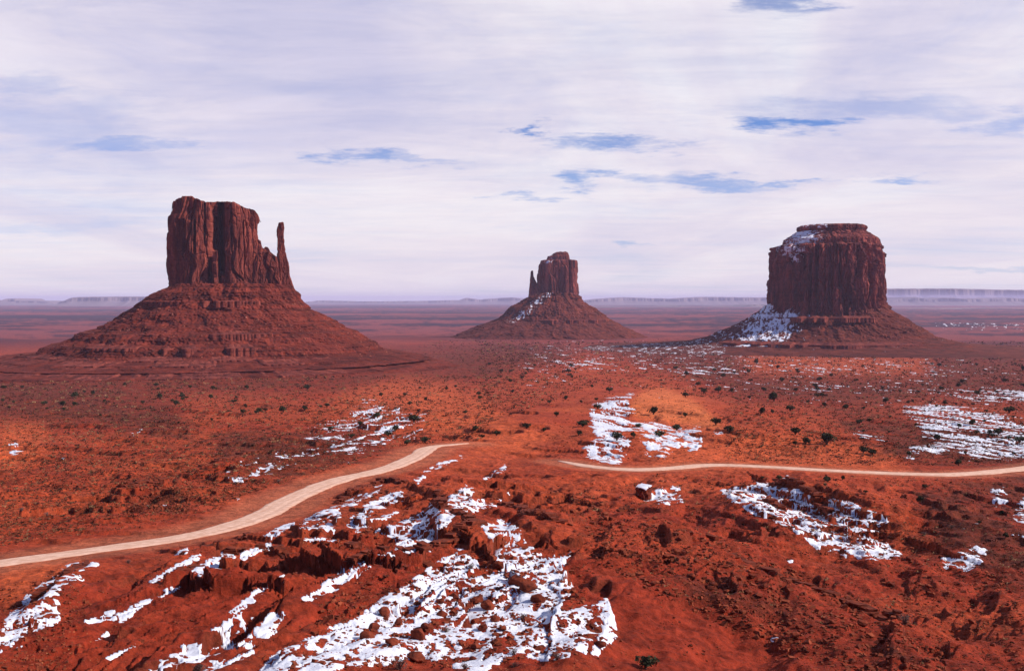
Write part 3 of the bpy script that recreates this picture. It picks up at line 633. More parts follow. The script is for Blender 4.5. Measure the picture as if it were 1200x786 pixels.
# ------------------------------------------------------------------ buttes
def ring_body(levels, D, ratio, nang, nz, disp, power=2.6, top=None, cap=True, yoff=0.0, bmin=0.0):
    """levels: (v, u_left, u_right) in photo pixels at depth D, from the bottom up."""
    L = np.array(levels, float); kk = D / F_PX
    zl = np.array([at(600, v, D)[2] for v in L[:, 0]]); xl = (L[:, 1] - 600) * kk; xr = (L[:, 2] - 600) * kk
    prof = np.r_[0, np.cumsum(np.hypot(np.diff(zl), np.diff(xr - xl) / 2 * 0.7) + 0.01)]
    s = np.linspace(0, prof[-1], nz); z = np.interp(s, prof, zl); a = np.interp(s, prof, (xr - xl) / 2); c = np.interp(s, prof, (xr + xl) / 2)
    th = np.linspace(0, 2 * np.pi, nang, endpoint=False)
    ct, st = np.cos(th), np.sin(th); e = 2 / power
    ex = np.sign(ct) * np.abs(ct) ** e; ey = np.sign(st) * np.abs(st) ** e
    nx, ny = np.sign(ct) * np.abs(ct) ** (2 - e), np.sign(st) * np.abs(st) ** (2 - e); nl = np.hypot(nx, ny) + 1e-9; nx /= nl; ny /= nl
    X = c[:, None] + a[:, None] * ex; B = np.maximum(a * ratio, bmin); Y = D + yoff + B[:, None] * ey; Z = np.repeat(z[:, None], nang, 1)
    d = disp(X, Y, Z, a[:, None])
    X2 = X + nx * d; Y2 = Y + ny * d
    rings = [(X2, Y2, Z)]
    if cap:
        ks = np.linspace(1, 0.02, 14)[1:, None]
        cx, cy = X2[-1].mean(), Y2[-1].mean()
        rings.append((cx + (X2[-1] - cx) * ks, cy + (Y2[-1] - cy) * ks, np.repeat(Z[-1:], 13, 0) + 0))
    X2 = np.concatenate([r[0] for r in rings]); Y2 = np.concatenate([r[1] for r in rings]); Z2 = np.concatenate([r[2] for r in rings])
    if top is not None:
        T = np.array(top, float); tx = (T[:, 0] - 600) * kk; tz = np.array([at(600, v, D)[2] for v in T[:, 1]])
        tzz = np.interp(X2, tx, tz)
        tzz = tzz + 1.2 * kk * pn(X2 / (3 * kk), Y2 / (5 * kk), 500) + 0.7 * kk * pn(X2 / (1.3 * kk), Y2 / (2 * kk), 501)
        zb = zl[0]
        Z2 = np.minimum(Z2, tzz)
    else:
        Z2[nz:] += 0.8 * kk * pn(X2[nz:] / (4 * kk), Y2[nz:] / (4 * kk), 510)
    V = np.c_[X2.ravel(), Y2.ravel(), Z2.ravel()]; R = X2.shape[0]
    i = np.arange(R - 1)[:, None] * nang; j = np.arange(nang)[None, :]; j2 = (j + 1) % nang
    Fq = np.stack([i + j, i + j2, i + nang + j2, i + nang + j], -1).reshape(-1, 4)
    return V, Fq
def cliff_disp(A, L, seed, grooves=(), base_u=None, D=1500, strata=0.25):
    kk = D / F_PX
    def f(X, Y, Z, a):
        wob = 0.35 * L * pn3(X / (3 * L), Y / (3 * L), Z / (5 * L), seed + 9)
        d = 0.75 * A * (np.clip(np.abs(pn3((X + wob) / L, Y / L, Z / (14 * L), seed)) * 2.2, 0, 1) ** 0.5 - 0.55)
        wx = 0.25 * L * pn3(X / L, Y / L, Z / L, seed + 12); c1, g1 = cells((X + wx) / (L * 0.62), Y / (L * 0.62), (Z + 2 * wx) / (L * 3.2), seed)
        c2, g2 = cells((X + 0.5 * wx) / (L * 0.25), Y / (L * 0.25), (Z + wx) / (L * 0.95), seed + 1); c3, g3 = cells(X / (L * 0.10), Y / (L * 0.10), Z / (L * 0.26), seed + 2)
        d = d + A * (0.95 * (c1 - 0.5) - 0.55 * (1 - sst(0.0, 0.13, g1))) + A * (0.42 * (c2 - 0.5) - 0.22 * (1 - sst(0.0, 0.12, g2))) + A * 0.16 * (c3 - 0.5)
        d = d + 0.10 * A * (np.clip(np.abs(pn3(X / (L * 0.14), Y / (L * 0.14), Z / (1.1 * L), seed + 2)) * 2.2, 0, 1) - 0.4)
        d = d + 0.5 * A * pn3(X / (L * 1.6), Y / (L * 1.6), Z / (L * 1.1), seed + 3) + strata * A * 0.2 * pn3(X / (6 * L), Y / (6 * L), Z / (0.22 * L), seed + 4)
        fr = (Y < D)
        for (u0, w, v0, v1, dep) in grooves:            # chimneys cut into the face that looks to the camera
            x0 = (u0 - 600) * kk; z0 = at(600, v1, D)[2]; z1 = at(600, v0, D)[2]
            wz = np.clip((Z - z0) / (6 * kk), 0, 1) * np.clip((z1 - Z) / (3 * kk) + 1, 0, 1)
            g = np.exp(-np.abs((X - x0 - 0.6 * kk * pn3(X * 0, Y * 0 + 3, Z / (9 * kk), seed + int(u0)) - 0.3 * kk * pn3(X * 0, Y * 0 + 3, Z / (2.5 * kk), seed + 1)) / (w * kk)) ** (4 if dep > 0 else 2.6))
            d = d - np.where(fr, dep * kk * g * wz, 0)
        return (d - 0.45 * A) * np.clip(a / (2.2 * A), 0.12, 1)
    return f
def talus_disp(A, L, seed, cx, cy):
    def f(X, Y, Z, a):
        ang = np.arctan2(Y - cy, X - cx) + 0.16 * pn3(X / (L * 3), Y / (L * 3), Z / (L * 2), seed + 7) + 0.05 * pn3(X / (L * .8), Y / (L * .8), Z / (L * .8), seed + 8); rad = np.hypot(X - cx, Y - cy)
        c1, c2 = np.cos(ang) * 60, np.sin(ang) * 60
        d = A * 0.55 * (0.5 - np.abs(pn3(c1 / 9, c2 / 9, rad / (L * 6), seed)) * 2)       # gullies running down
        d = d + A * 0.14 * (0.5 - np.abs(pn3(c1 / 3, c2 / 3, rad / (L * 3), seed + 1)) * 2)
        d = d + A * 0.75 * pn3(X / L, Y / L, Z / L, seed + 2) + A * 0.45 * pn3(X / (L * 0.4), Y / (L * 0.4), Z / (L * 0.4), seed + 3)
        d = d + A * 0.34 * pn3(X / (L * 0.15), Y / (L * 0.15), Z / (L * 0.15), seed + 4) + A * 0.9 * pn3(X / (L * 4), Y / (L * 4), Z / (L * 3), seed + 5)
        return d * np.clip(a / (3.5 * A), 0, 1)
    return f
def turn(V, root):                         # the body stands turned with its broad face square to the overlook
    cx, cy = root.location.x, root.location.y; a = -math.atan2(cx, cy); c, s = math.cos(a), math.sin(a)
    X, Y = V[:, 0] - cx, V[:, 1] - cy
    return np.c_[cx + X * c - Y * s, cy + X * s + Y * c, V[:, 2]]
def put(name, VF, mat, root, attrs=None, smooth=False):
    root.rotation_euler = (0, 0, -math.atan2(root.location.x, root.location.y))
    V, Fq = VF; loc = np.array(root.location)
    o = mesh_np(name, V - loc, Fq, mat, root, smooth, attrs); return o
def rocks_on(V, n, smin, smax, seed, mask=None):
    g = np.random.default_rng(seed); ix = g.choice(len(V) if mask is None else np.nonzero(mask)[0], n)
    P = V[ix]; return P, smin + (smax - smin) * g.random(n) ** 2.5
def chunk_mesh(P, S, seed, squash=0.75):
    """many angular blocks in one mesh: jittered octahedra-boxes"""
    g = np.random.default_rng(seed); n = len(P)
    base = np.array([[x, y, z] for x in (-1, 1) for y in (-1, 1) for z in (-1, 1)], float) * 0.5
    q = np.array([[0, 1, 3, 2], [4, 6, 7, 5], [0, 4, 5, 1], [2, 3, 7, 6], [0, 2, 6, 4], [1, 5, 7, 3]])
    a = g.uniform(0, 2 * np.pi, n); V = base[None] * (1 + g.uniform(-0.35, 0.35, (n, 8, 3)))
    V = V * g.uniform(0.6, 1.2, (n, 1, 3)) * np.array([1, 1, squash]); t = g.uniform(-0.6, 0.6, n)
    c, s = np.cos(t)[:, None], np.sin(t)[:, None]; V = np.stack([V[..., 0], V[..., 1] * c - V[..., 2] * s, V[..., 1] * s + V[..., 2] * c], -1)
    c, s = np.cos(a)[:, None], np.sin(a)[:, None]; V = np.stack([V[..., 0] * c - V[..., 1] * s, V[..., 0] * s + V[..., 1] * c, V[..., 2]], -1)
    V = V * S[:, None, None] + P[:, None, :]
    return V.reshape(-1, 3), (q[None] + 8 * np.arange(n)[:, None, None]).reshape(-1, 4)

# --- west butte with the thumb
D1 = 1500.0
wm = empty('butte', (at(272, 440, D1)[0], D1, at(272, 440, D1)[2]))
ROOT_ = wm; tag(wm, 'largest red butte, thumb spire on its right end, rising from a stepped cone', 'butte', 'sandstone buttes')
gro = [(261, 3.0, 236, 324, 32), (255, 2.0, 256, 296, 14), (243, 1.0, 236, 292, 5), (232, 1.3, 262, 300, 8), (216, 4.5, 262, 300, 9), (209.5, 1.0, 262, 330, 7), (297, 1.3, 246, 300, 8), (285, 0.8, 262, 312, 5), (272, 0.8, 250, 300, 5), (249, 2.2, 305, 340, 9), (259, 1.6, 305, 340, 8),
       (206, 4, 256, 345, -0.5), (254, 3.2, 311, 345, -10), (277, 12, 238, 345, -7), (226, 8, 262, 345, -4), (292, 4, 262, 345, -3)]
tower = ring_body([(352, 197, 306), (337, 200, 306), (330, 201, 305), (312, 200, 304), (286, 199, 303), (262, 201, 303.5), (254, 202.5, 303), (250, 204.5, 302.5), (240, 205.5, 302.5), (232, 207, 302)],
    D1, 0.72, 900, 260, cliff_disp(6.0, 34, 600, gro, D=D1), 3.6,
    top=[(195, 258), (202.5, 256), (205.5, 253), (206.5, 247), (207, 240.5), (213, 236.5), (219, 234), (227, 233), (236.5, 236.5), (240, 239), (252, 240), (259, 238.5), (277, 240.5), (287, 245), (299, 247.5), (302, 252), (305, 260)], yoff=10)
put('rock_tower', tower, M_CLIFF, wm)
sh = ring_body([(352, 288, 330), (340, 290, 328), (320, 292, 326), (300, 293, 323), (290, 295, 316), (281, 297, 309)], D1, 0.9, 420, 120, cliff_disp(4.0, 14, 620, D=D1), 3.0,
    top=[(290, 281), (302, 281), (305.0, 282.5), (305.8, 290), (308, 292), (311, 289.5), (314, 291), (315.5, 296.5), (319, 298), (323, 301), (330, 304)], yoff=-14)
put('rock_shoulder', sh, M_CLIFF, wm)
th_ = ring_body([(352, 318, 347), (344, 320, 344.5), (337, 321, 343), (324, 322.3, 338.5), (307, 323, 337), (299, 323.2, 334.3), (286, 323.8, 332.4), (270, 324.2, 332.4), (266, 324.4, 333.0), (262, 324.8, 332.8), (260, 325.6, 332.0)], D1, 0.9, 220, 200,
    cliff_disp(1.5, 7, 640, D=D1, strata=0.5), 2.8, yoff=-6)
put('thumb_spire', th_, M_CLIFF, wm)
TAL1 = [(440, -110, 570), (428, -70, 528), (424.0, -50, 512), (423, -48, 508), (420, -8, 488), (419, -10, 500), (415.5, 18, 478), (414.6, 20, 474), (411, 58, 450), (409, 68, 444), (404, 75, 437), (402.5, 78, 436), (397, 96, 426), (393, 102, 421), (390, 106, 416), (388, 111, 414),
        (384, 125, 403), (375, 144, 387), (367, 154, 374), (362, 164, 363), (358, 168.5, 360), (353.5, 171, 354), (349, 178, 351), (343, 187, 348), (337, 199, 344), (333, 205, 338)]
tal = ring_body(TAL1, D1, 0.95, 1100, 380, talus_disp(7.0, 26, 660, wm.location.x, D1), 2.2, cap=False, bmin=50)
put('talus_slope', tal, M_TALUS, wm, smooth=False)
# the fluted dark ledge band low on the cone
V = tal[0]; pu, pv = proj(*turn(V, ROOT_).T); front = V[:, 1] < D1
def ledge_band(z0, z1, u0, u1, D, levels, out, seed, root, cx):
    """a real vertical-faced bench that follows the cone between two heights"""
    L = np.array(levels, float)[::-1]; kk = D / F_PX; zz = np.array([at(600, v, D)[2] for v in L[:, 0]])
    v_ = 0.5 * (z0 + z1); xl = (np.interp(v_, L[:, 0], L[:, 1]) - 600) * kk; xr = (np.interp(v_, L[:, 0], L[:, 2]) - 600) * kk
    a = (xr - xl) / 2; c = (xr + xl) / 2; n = 900; b = max(a * 0.95, 50)
    th = np.linspace(np.pi * 1.02, np.pi * 1.98, n)
    w = np.interp((c + a * np.cos(th)) / kk + 600, [u0 - 8, u0 + 6, u1 - 10, u1 + 8], [0, 1, 1, 0])
    w = w * sst(-0.28, 0.02, pn(th * a / 70, th * 0 + 7, seed + 5) + 0.5 * pn(th * a / 22, th * 0 + 3, seed + 6))
    fl = 3.2 * np.clip(np.abs(pn(th * a / 9.0, th * 0, seed)) * 2.2, 0, 1) ** 0.6 + 5 * pn(th * a / 60, th * 0 + 4, seed + 1)
    R = (out + fl) * w - 14 * (1 - w)
    zt, zb = at(600, z0, D)[2], at(600, z1, D)[2]
    rows = []
    for f, zf in ((-26, zt + 4.5), (-8, zt + 1.4), (0.0, zt), (0.6, zt - 0.35 * (zt - zb)), (0.0, zt - 0.45 * (zt - zb)), (0.8, zb + 1), (1.5, zb - 4)):
        rad = R + f - (5 if f == -8 else 0); rows.append(np.c_[c + (a + rad) * np.cos(th), D + (b + rad) * np.sin(th), zf + 0.8 * pn(th * a / 12, th * 0 + f, seed + 2)])
    V = np.concatenate(rows); i = (np.arange(len(rows) - 1)[:, None] * n + np.arange(n - 1)[None, :]).ravel()
    o = put('rock_ledge', (V, np.stack([i, i + 1, i + n + 1, i + n], 1)), M_CLIFF, root); return o
ledge_band(400, 407, 100, 300, D1, TAL1, 4, 700, wm, 0)
ledge_band(387, 390, 100, 400, D1, TAL1, 3, 710, wm, 0)
ledge_band(353, 356.5, 172, 350, D1, TAL1, 3, 720, wm, 0)
ledge_band(410.8, 412.2, 20, 330, D1, TAL1, 3, 730, wm, 0)
ledge_band(414.4, 416.2, 0, 400, D1, TAL1, 2, 740, wm, 0)
ledge_band(418.8, 420.4, -60, 470, D1, TAL1, 2, 750, wm, 0)
ledge_band(422.8, 424.2, -60, 520, D1, TAL1, 2, 760, wm, 0)
P, Sz = rocks_on(V, 750, 0.7, 3.0, 3, front & (pv > 345) & (pv < 422) & (pu > 60) & (pu < 460))
tag(put('fallen_blocks', chunk_mesh(P, Sz, 4), M_PALE, wm), kind='stuff')

# --- middle butte, farther
D2 = 3300.0
em = empty('butte', (at(650, 385, D2)[0], D2, at(650, 385, D2)[2]))
ROOT_ = em; tag(em, 'smallest butte, thin thumb on its left side, between the two big buttes', 'butte', 'sandstone buttes')
t2 = ring_body([(358, 626, 680), (351, 628, 679), (345, 628.5, 678.6), (330, 629.3, 677.3), (318, 630, 677), (312, 631, 676.5), (307, 633, 676), (305, 634.5, 675.6), (304.6, 636, 675)], D2, 0.8, 600, 150, cliff_disp(5.5, 34, 800, [(668, 1.2, 306, 350, 3), (655, 1, 318, 345, 2)], D=D2), 3.4, yoff=20)
Vt = t2[0]; tu, tv = proj(*turn(Vt, ROOT_).T)
put('rock_tower', t2, M_CLIFF_S, em, {'snow': np.clip(0.52 - np.hypot((tu - 642) / 10, (tv - 307) / 5) * 0.22, 0, 0.5) * (Vt[:, 1] < D2 + 20)})
capb = ring_body([(306, 640, 668), (302, 641, 667.5), (300, 641.5, 667.5), (299.3, 645, 667.3), (297, 648, 666.5), (295, 652, 665)], D2, 0.7, 300, 50, cliff_disp(2.2, 16, 820, D=D2), 3.0, yoff=20)
Vt = capb[0]; put('cap_rock', capb, M_CLIFF_S, em, {'snow': np.where(Vt[:, 0] < at(650, 300, D2)[0], 0.40, 0.1)})
th2 = ring_body([(357, 616, 636), (348, 619, 634), (335, 620.4, 632), (330, 620.8, 628.5), (326, 621.2, 626), (322, 621.8, 625.2), (318, 622.2, 625), (317, 623, 624.6)], D2, 0.9, 120, 90, cliff_disp(2.0, 9, 830, D=D2), 2.6, yoff=0)
put('thumb_spire', th2, M_CLIFF_S, em, {'snow': np.zeros(len(th2[0]))})
TAL2 = [(408, 492, 782), (398, 520, 762), (391, 538, 748), (386, 550, 738), (381, 563, 726), (379, 570, 724), (375.5, 580, 716), (373, 586, 713), (366, 596, 703), (360, 600, 694), (358, 603, 691), (353, 612, 682), (348, 619, 679), (343, 632, 672)]
tal2 = ring_body(TAL2, D2, 0.9, 800, 200, talus_disp(11, 50, 840, em.location.x, D2), 2.2, cap=False, bmin=70)
V = tal2[0]; pu, pv = proj(*turn(V, ROOT_).T)
sn = np.clip(0.50 - np.abs(pu - (640 - (pv - 345) * 1.15)) / 70, 0, 0.47) * (pv < 378) * (pu < 668) * (V[:, 1] < D2)
put('talus_slope', tal2, M_TALUS_S, em, {'snow': sn})
ledge_band(374, 377, 640, 715, D2, TAL2, 4, 850, em, 0)
P, Sz = rocks_on(V, 350, 1.5, 5, 5, (V[:, 1] < D2) & (pv < 385) & (pv > 345))
tag(put('fallen_blocks', chunk_mesh(P, Sz, 6), M_PALE, em), kind='stuff')

# --- right butte
D3 = 2300.0
mb = empty('butte', (at(968, 402, D3)[0], D3, at(968, 402, D3)[2]))
ROOT_ = mb; tag(mb, 'barrel shaped dark butte with flat cap and snow on its left flank', 'butte', 'sandstone buttes')
gro3 = [(1003, 2.4, 286, 328, 11), (1016, 1.6, 296, 345, 8), (957, 2.2, 288, 352, 10), (950, 1.5, 300, 352, 8), (983, 1.0, 292, 340, 6), (975, 1.2, 290, 345, 4), (990, 1.0, 300, 352, 4), (941, 3, 300, 355, 6), (1027, 1.4, 290, 350, 4), (925, 1.6, 300, 355, 4), (966, 0.9, 285, 355, 3), (912, 1.2, 300, 355, 4)]
t3 = ring_body([(372, 896, 1037), (360, 899.5, 1034), (352, 900.5, 1034), (330, 902, 1034.4), (318, 903, 1034), (305, 904, 1032.5), (295, 905, 1031), (289.5, 906, 1029.5), (287.5, 914, 1027), (286.5, 917, 1025)], D3, 1.0, 1000, 220,
    cliff_disp(11.0, 29, 900, gro3, D=D3), 2.25, yoff=0)
Vt = t3[0]; tu, tv = proj(*turn(Vt, ROOT_).T)
sn3 = np.clip(0.54 - np.hypot((tu - 927) / 16, (tv - 292) / 9) * 0.12, 0, 0.5) + 0.10 * np.exp(-((tu - 932) / 5) ** 2) * (tv > 300) * (tv < 335)
put('rock_tower', t3, M_CLIFF_S, mb, {'snow': sn3 * (Vt[:, 1] < D3)})
ti = ring_body([(290, 915, 1028), (286, 917.5, 1026), (281, 918.5, 1025.5), (280, 920.5, 1024.5), (276.5, 927, 1019), (272, 933, 1013)], D3, 0.95, 700, 70, cliff_disp(4.5, 26, 920, D=D3, strata=0.8), 2.3)
Vt = ti[0]; tu, tv = proj(*turn(Vt, ROOT_).T)
put('rock_tier', ti, M_CLIFF_S, mb, {'snow': np.clip(0.58 - np.abs(tu - 940) / 130, 0, 0.56) * (tu < 972) * (tu > 912)})
cp = ring_body([(273, 935, 1012), (271, 934.5, 1011.5), (269, 933.5, 1013), (266.5, 933.5, 1012.5), (264.5, 938, 1010)], D3, 0.95, 500, 44, cliff_disp(3.0, 18, 940, D=D3), 2.3,
    top=[(925, 267), (934, 266), (945, 264.5), (962, 262.5), (985, 264), (1010, 265), (1020, 266)])
Vt = cp[0]; tu, tv = proj(*turn(Vt, ROOT_).T)
put('cap_rock', cp, M_CLIFF_S, mb, {'snow': np.where((tu < 970) & (tv < 267), 0.45, 0.0)})
TAL3 = [(418, 560, 1400), (410, 680, 1260), (405, 760, 1170), (402, 800, 1128), (400, 812, 1116), (398, 822, 1108), (397, 826, 1103), (393, 838, 1086), (385, 858, 1073), (374, 879, 1056), (372, 882, 1053), (371, 884, 1050), (362, 896, 1037), (358, 901, 1034), (354, 912, 1026)]
tal3 = ring_body(TAL3, D3, 0.85, 1000, 270, talus_disp(10, 40, 960, mb.location.x, D3), 2.2, cap=False, bmin=90)
V = tal3[0]; pu, pv = proj(*turn(V, ROOT_).T)
s3 = np.clip(0.60 - np.abs(pu - (918 - (pv - 360) * 0.75)) / 200, 0, 0.52) * (pu < 950 - (pv - 372) * 0.7) * (pv < 406)
s3 = np.maximum(s3, np.where((pv > 398) & (pv < 412) & (pu > 800) & (pu < 1110), 0.33, 0)); s3 = np.maximum(s3, np.where((pu > 935) & (pu < 962) & (pv > 375) & (pv < 400), 0.36, 0))
s3 = np.where((pu < 850) & (pv > 385), 0.42, s3)
put('talus_slope', tal3, M_TALUS_S, mb, {'snow': s3 * (V[:, 1] < D3)})
ledge_band(371, 374, 935, 1025, D3, TAL3, 4, 970, mb, 0)
ledge_band(398.5, 400.2, 850, 1000, D3, TAL3, 0.5, 980, mb, 0)
P, Sz = rocks_on(V, 500, 1.5, 4, 7, (V[:, 1] < D3) & (pv < 400) & (pv > 360))
tag(put('fallen_blocks', chunk_mesh(P, Sz, 8), M_PALE, mb), kind='stuff')

# ------------------------------------------------------------------ mesas on the skyline
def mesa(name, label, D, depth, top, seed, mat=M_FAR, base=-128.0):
    D = D * 1.4; depth = depth * 1.4
    T = np.array(top, float); kk = D / F_PX; n = int((T[-1, 0] - T[0, 0]) * 2.5)
    u = np.linspace(T[0, 0], T[-1, 0], n); v = np.interp(u, T[:, 0], T[:, 1])
    x = (u - 600) * kk; zt = np.array([at(600, a, D)[2] for a in v]) + 1.0 * kk * fbm(u, u * 0, 9, 4, seed) * 0.5
    zt = np.maximum(zt, base + 2); h = zt - base
    wob = fbm(x, x * 0, 60 * kk, 4, seed + 5) * depth * 0.35 + fbm(x, x * 0, 9 * kk, 3, seed + 8) * depth * 0.0
    rows = []
    for dy, f in ((-1.0, -0.06), (-0.80, 0.12), (-0.62, 0.38), (-0.55, 0.55), (-0.535, 0.93), (-0.45, 1.0), (0.0, 1.0), (0.5, 0.97), (0.54, 0.5), (1.0, -0.06)):
        rows.append(np.c_[x, D + dy * depth + wob * (1 if dy < 0 else 0.5) + fbm(x, x * 0 + dy * 9, 5 * kk, 3, seed + 3) * depth * 0.03, base + h * f])
    V = np.concatenate(rows); i = (np.arange(len(rows) - 1)[:, None] * n + np.arange(n - 1)[None, :]).ravel()
    Fq = np.stack([i, i + 1, i + n + 1, i + n], 1)
    cx, cy = float(x.mean()), float(D)
    o = mesh_np(name, V - np.array([cx, cy, base]), Fq, mat); o.location = (cx, cy, base)
    return tag(o, label, kind='structure')
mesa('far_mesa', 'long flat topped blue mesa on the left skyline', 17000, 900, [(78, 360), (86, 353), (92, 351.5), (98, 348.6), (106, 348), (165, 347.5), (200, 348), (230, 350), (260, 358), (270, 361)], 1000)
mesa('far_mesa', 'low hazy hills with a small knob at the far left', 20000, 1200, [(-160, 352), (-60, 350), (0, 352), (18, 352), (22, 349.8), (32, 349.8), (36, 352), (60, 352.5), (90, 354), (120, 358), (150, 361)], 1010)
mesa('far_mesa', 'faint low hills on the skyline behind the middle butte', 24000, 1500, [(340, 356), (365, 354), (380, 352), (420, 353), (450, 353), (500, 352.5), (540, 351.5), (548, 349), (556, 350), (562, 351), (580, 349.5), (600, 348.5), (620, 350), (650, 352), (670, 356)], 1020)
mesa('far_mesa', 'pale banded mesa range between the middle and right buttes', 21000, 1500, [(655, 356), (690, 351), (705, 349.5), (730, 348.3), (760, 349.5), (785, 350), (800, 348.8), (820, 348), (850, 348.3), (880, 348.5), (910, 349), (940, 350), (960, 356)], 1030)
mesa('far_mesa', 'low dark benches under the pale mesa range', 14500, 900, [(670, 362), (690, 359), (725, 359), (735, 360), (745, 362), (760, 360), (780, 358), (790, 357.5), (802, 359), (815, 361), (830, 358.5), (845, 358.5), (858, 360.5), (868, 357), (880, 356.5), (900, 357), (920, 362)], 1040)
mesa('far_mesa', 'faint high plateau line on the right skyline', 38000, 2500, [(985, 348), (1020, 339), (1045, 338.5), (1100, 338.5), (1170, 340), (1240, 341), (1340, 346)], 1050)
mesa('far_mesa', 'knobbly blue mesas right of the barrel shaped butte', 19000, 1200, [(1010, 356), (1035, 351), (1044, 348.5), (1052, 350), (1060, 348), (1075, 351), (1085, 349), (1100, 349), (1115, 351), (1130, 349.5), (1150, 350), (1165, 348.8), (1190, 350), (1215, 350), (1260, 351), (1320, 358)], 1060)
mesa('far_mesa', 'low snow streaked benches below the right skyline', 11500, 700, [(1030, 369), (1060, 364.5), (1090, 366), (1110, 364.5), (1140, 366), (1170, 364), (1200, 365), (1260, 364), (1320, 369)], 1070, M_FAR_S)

# ------------------------------------------------------------------ boulders, rubble, shrubs
def ground_at(u, v):
    """where the sight line through a photo pixel meets the built ground"""
    tx, tz = ray(u, v); Y = np.exp(np.linspace(math.log(60), math.log(5000), 1500)); z = height(tx * Y, Y)[0]
    b = z > tz * Y; i = int(np.argmax(b)) if b.any() else -1
    y = Y[i]; y0 = Y[max(i - 1, 0)]
    Yf = np.linspace(y0, y, 12); zf = height(tx * Yf, Yf)[0]; j = int(np.argmax(zf > tz * Yf)); y = Yf[j]
    return float(tx * y), float(y), float(zf[j])
import bmesh
def boulder_mesh(seed):
    g = random.Random(seed); bm = bmesh.new()
    pts = []
    for k in range(22):
        v = Vector((g.gauss(0, 1), g.gauss(0, 1), g.gauss(0, 1))).normalized() * g.uniform(0.42, 0.56)
        v.x *= g.uniform(0.9, 1.15); v.z *= 0.85; pts.append(bm.verts.new(v))
    res = bmesh.ops.convex_hull(bm, input=pts)
    bmesh.ops.delete(bm, geom=[v for v in bm.verts if not v.link_faces], context='VERTS')
    bmesh.ops.bevel(bm, geom=list(bm.edges), offset=0.035, segments=1, affect='EDGES', profile=0.6)
    bmesh.ops.triangulate(bm, faces=bm.faces[:])
    bmesh.ops.subdivide_edges(bm, edges=bm.edges[:], cuts=1, use_grid_fill=False)
    for v in bm.verts:
        p = v.co; v.co = p + p.normalized() * float(0.045 * pn3(np.array([p.x * 5 + seed]), np.array([p.y * 5.]), np.array([p.z * 5.]), seed)[0])
    me = bpy.data.meshes.new('boulder'); bm.to_mesh(me); bm.free(); me.materials.append(M_ROCK); return me
BM = [boulder_mesh(40 + k) for k in range(9)]
def bould(x, y, z, s, label, group, name='boulder', sink=0.2):
    o = bpy.data.objects.new(name, random.choice(BM)); C.objects.link(o)
    o.location = (x, y, z + s * (0.40 - sink)); o.rotation_euler = (random.uniform(-.3, .3), random.uniform(-.3, .3), random.uniform(0, 6.3))
    o.scale = (s * random.uniform(0.85, 1.25), s * random.uniform(0.85, 1.25), s * random.uniform(0.7, 1.0))
    return tag(o, label, 'boulder', group)
GB = 'boulders in the foreground snow field'
BL = [(558, 702, 15, 'round red boulder in the middle of the snow, left one of the upper touching pair'), (571, 707, 18, 'larger dark boulder in the middle of the snow, right one of the upper touching pair'),
      (557, 726, 13, 'upright red boulder in the snow, left one of the lower touching pair'), (566, 733, 15, 'brown boulder in the snow, right one of the lower touching pair'),
      (607, 678, 22, 'biggest dark boulder heaped at the upper right of the snow field'), (618, 685, 20, 'dark boulder leaning on the right of the biggest heaped boulder'),
      (585, 663, 14, 'dark boulder at the top edge of the snow field under the ledge'), (630, 699, 20, 'low wide boulder below the dark heap in the snow'),
      (490, 741, 20, 'dark boulder at the left of the snow field, largest there'), (500, 732, 14, 'small boulder resting behind the largest left boulder in the snow'),
      (518, 718, 13, 'dark boulder left of the touching pairs in the snow'), (533, 697, 12, 'dark boulder on the shadow strip up the middle of the snow'),
      (450, 716, 18, 'flat red boulder at the upper left margin of the snow field'), (438, 733, 13, 'boulder just below the flat red one at the left margin of the snow'),
      (467, 727, 12, 'boulder between the left margin and the middle of the snow'), (460, 749, 18, 'wide dark boulder low in the left part of the snow'),
      (430, 743, 17, 'dark boulder at the lower left margin of the snow'), (488, 768, 20, 'dark boulder at the bottom margin of the snow by the red bank'),
      (557, 755, 14, 'dark boulder low in the middle of the snow'), (556, 771, 12, 'lowest dark boulder of the middle column in the snow'),
      (700, 737, 15, 'upper dark boulder at the right tip of the snow field'), (703, 753, 16, 'lower dark boulder at the right tip of the snow field'),
      (580, 723, 14, 'dark boulder just right of the touching pairs'), (588, 735, 11, 'small dark boulder below and right of the touching pairs'),
      (517, 703, 11, 'small dark boulder above the middle left of the snow')]
def px_size(px, y): return px * y / F_PX
for u, v, s, lb in BL:
    x, y, z = ground_at(u, v + s * 0.3); bould(x, y, z, px_size(s, y), lb, GB)
# the square dark block beside the small snow apron
x, y, z = ground_at(754, 582)
bm = bmesh.new(); bmesh.ops.create_cube(bm, size=1); bmesh.ops.bevel(bm, geom=list(bm.edges), offset=0.15, segments=2, affect='EDGES')
bmesh.ops.subdivide_edges(bm, edges=bm.edges[:], cuts=3, use_grid_fill=True)
for v_ in bm.verts:
    p = v_.co; v_.co = p + Vector((0.26 * float(pn3(np.array([p.x * 3 + .3]), np.array([p.y * 3.]), np.array([p.z * 3.]), 5)[0]), 0.24 * float(pn3(np.array([p.x * 3]), np.array([p.y * 3 + 5.]), np.array([p.z * 3.]), 6)[0]), 0.08 * float(pn3(np.array([p.x * 4]), np.array([p.y * 4.]), np.array([p.z * 4 + 2.]), 7)[0])))
me = bpy.data.meshes.new('rock_block'); bm.to_mesh(me); bm.free(); me.materials.append(M_ROCK)
blk = bpy.data.objects.new('rock_block', me); C.objects.link(blk); sB = px_size(17, y)
blk.location = (x, y, z + sB * 0.3); blk.scale = (sB, sB * 0.9, sB * 0.95); blk.rotation_euler = (0.12, -0.16, 0.95)
tag(blk, 'large square dark rock block capped with a little snow, below the right hand road', 'boulder')
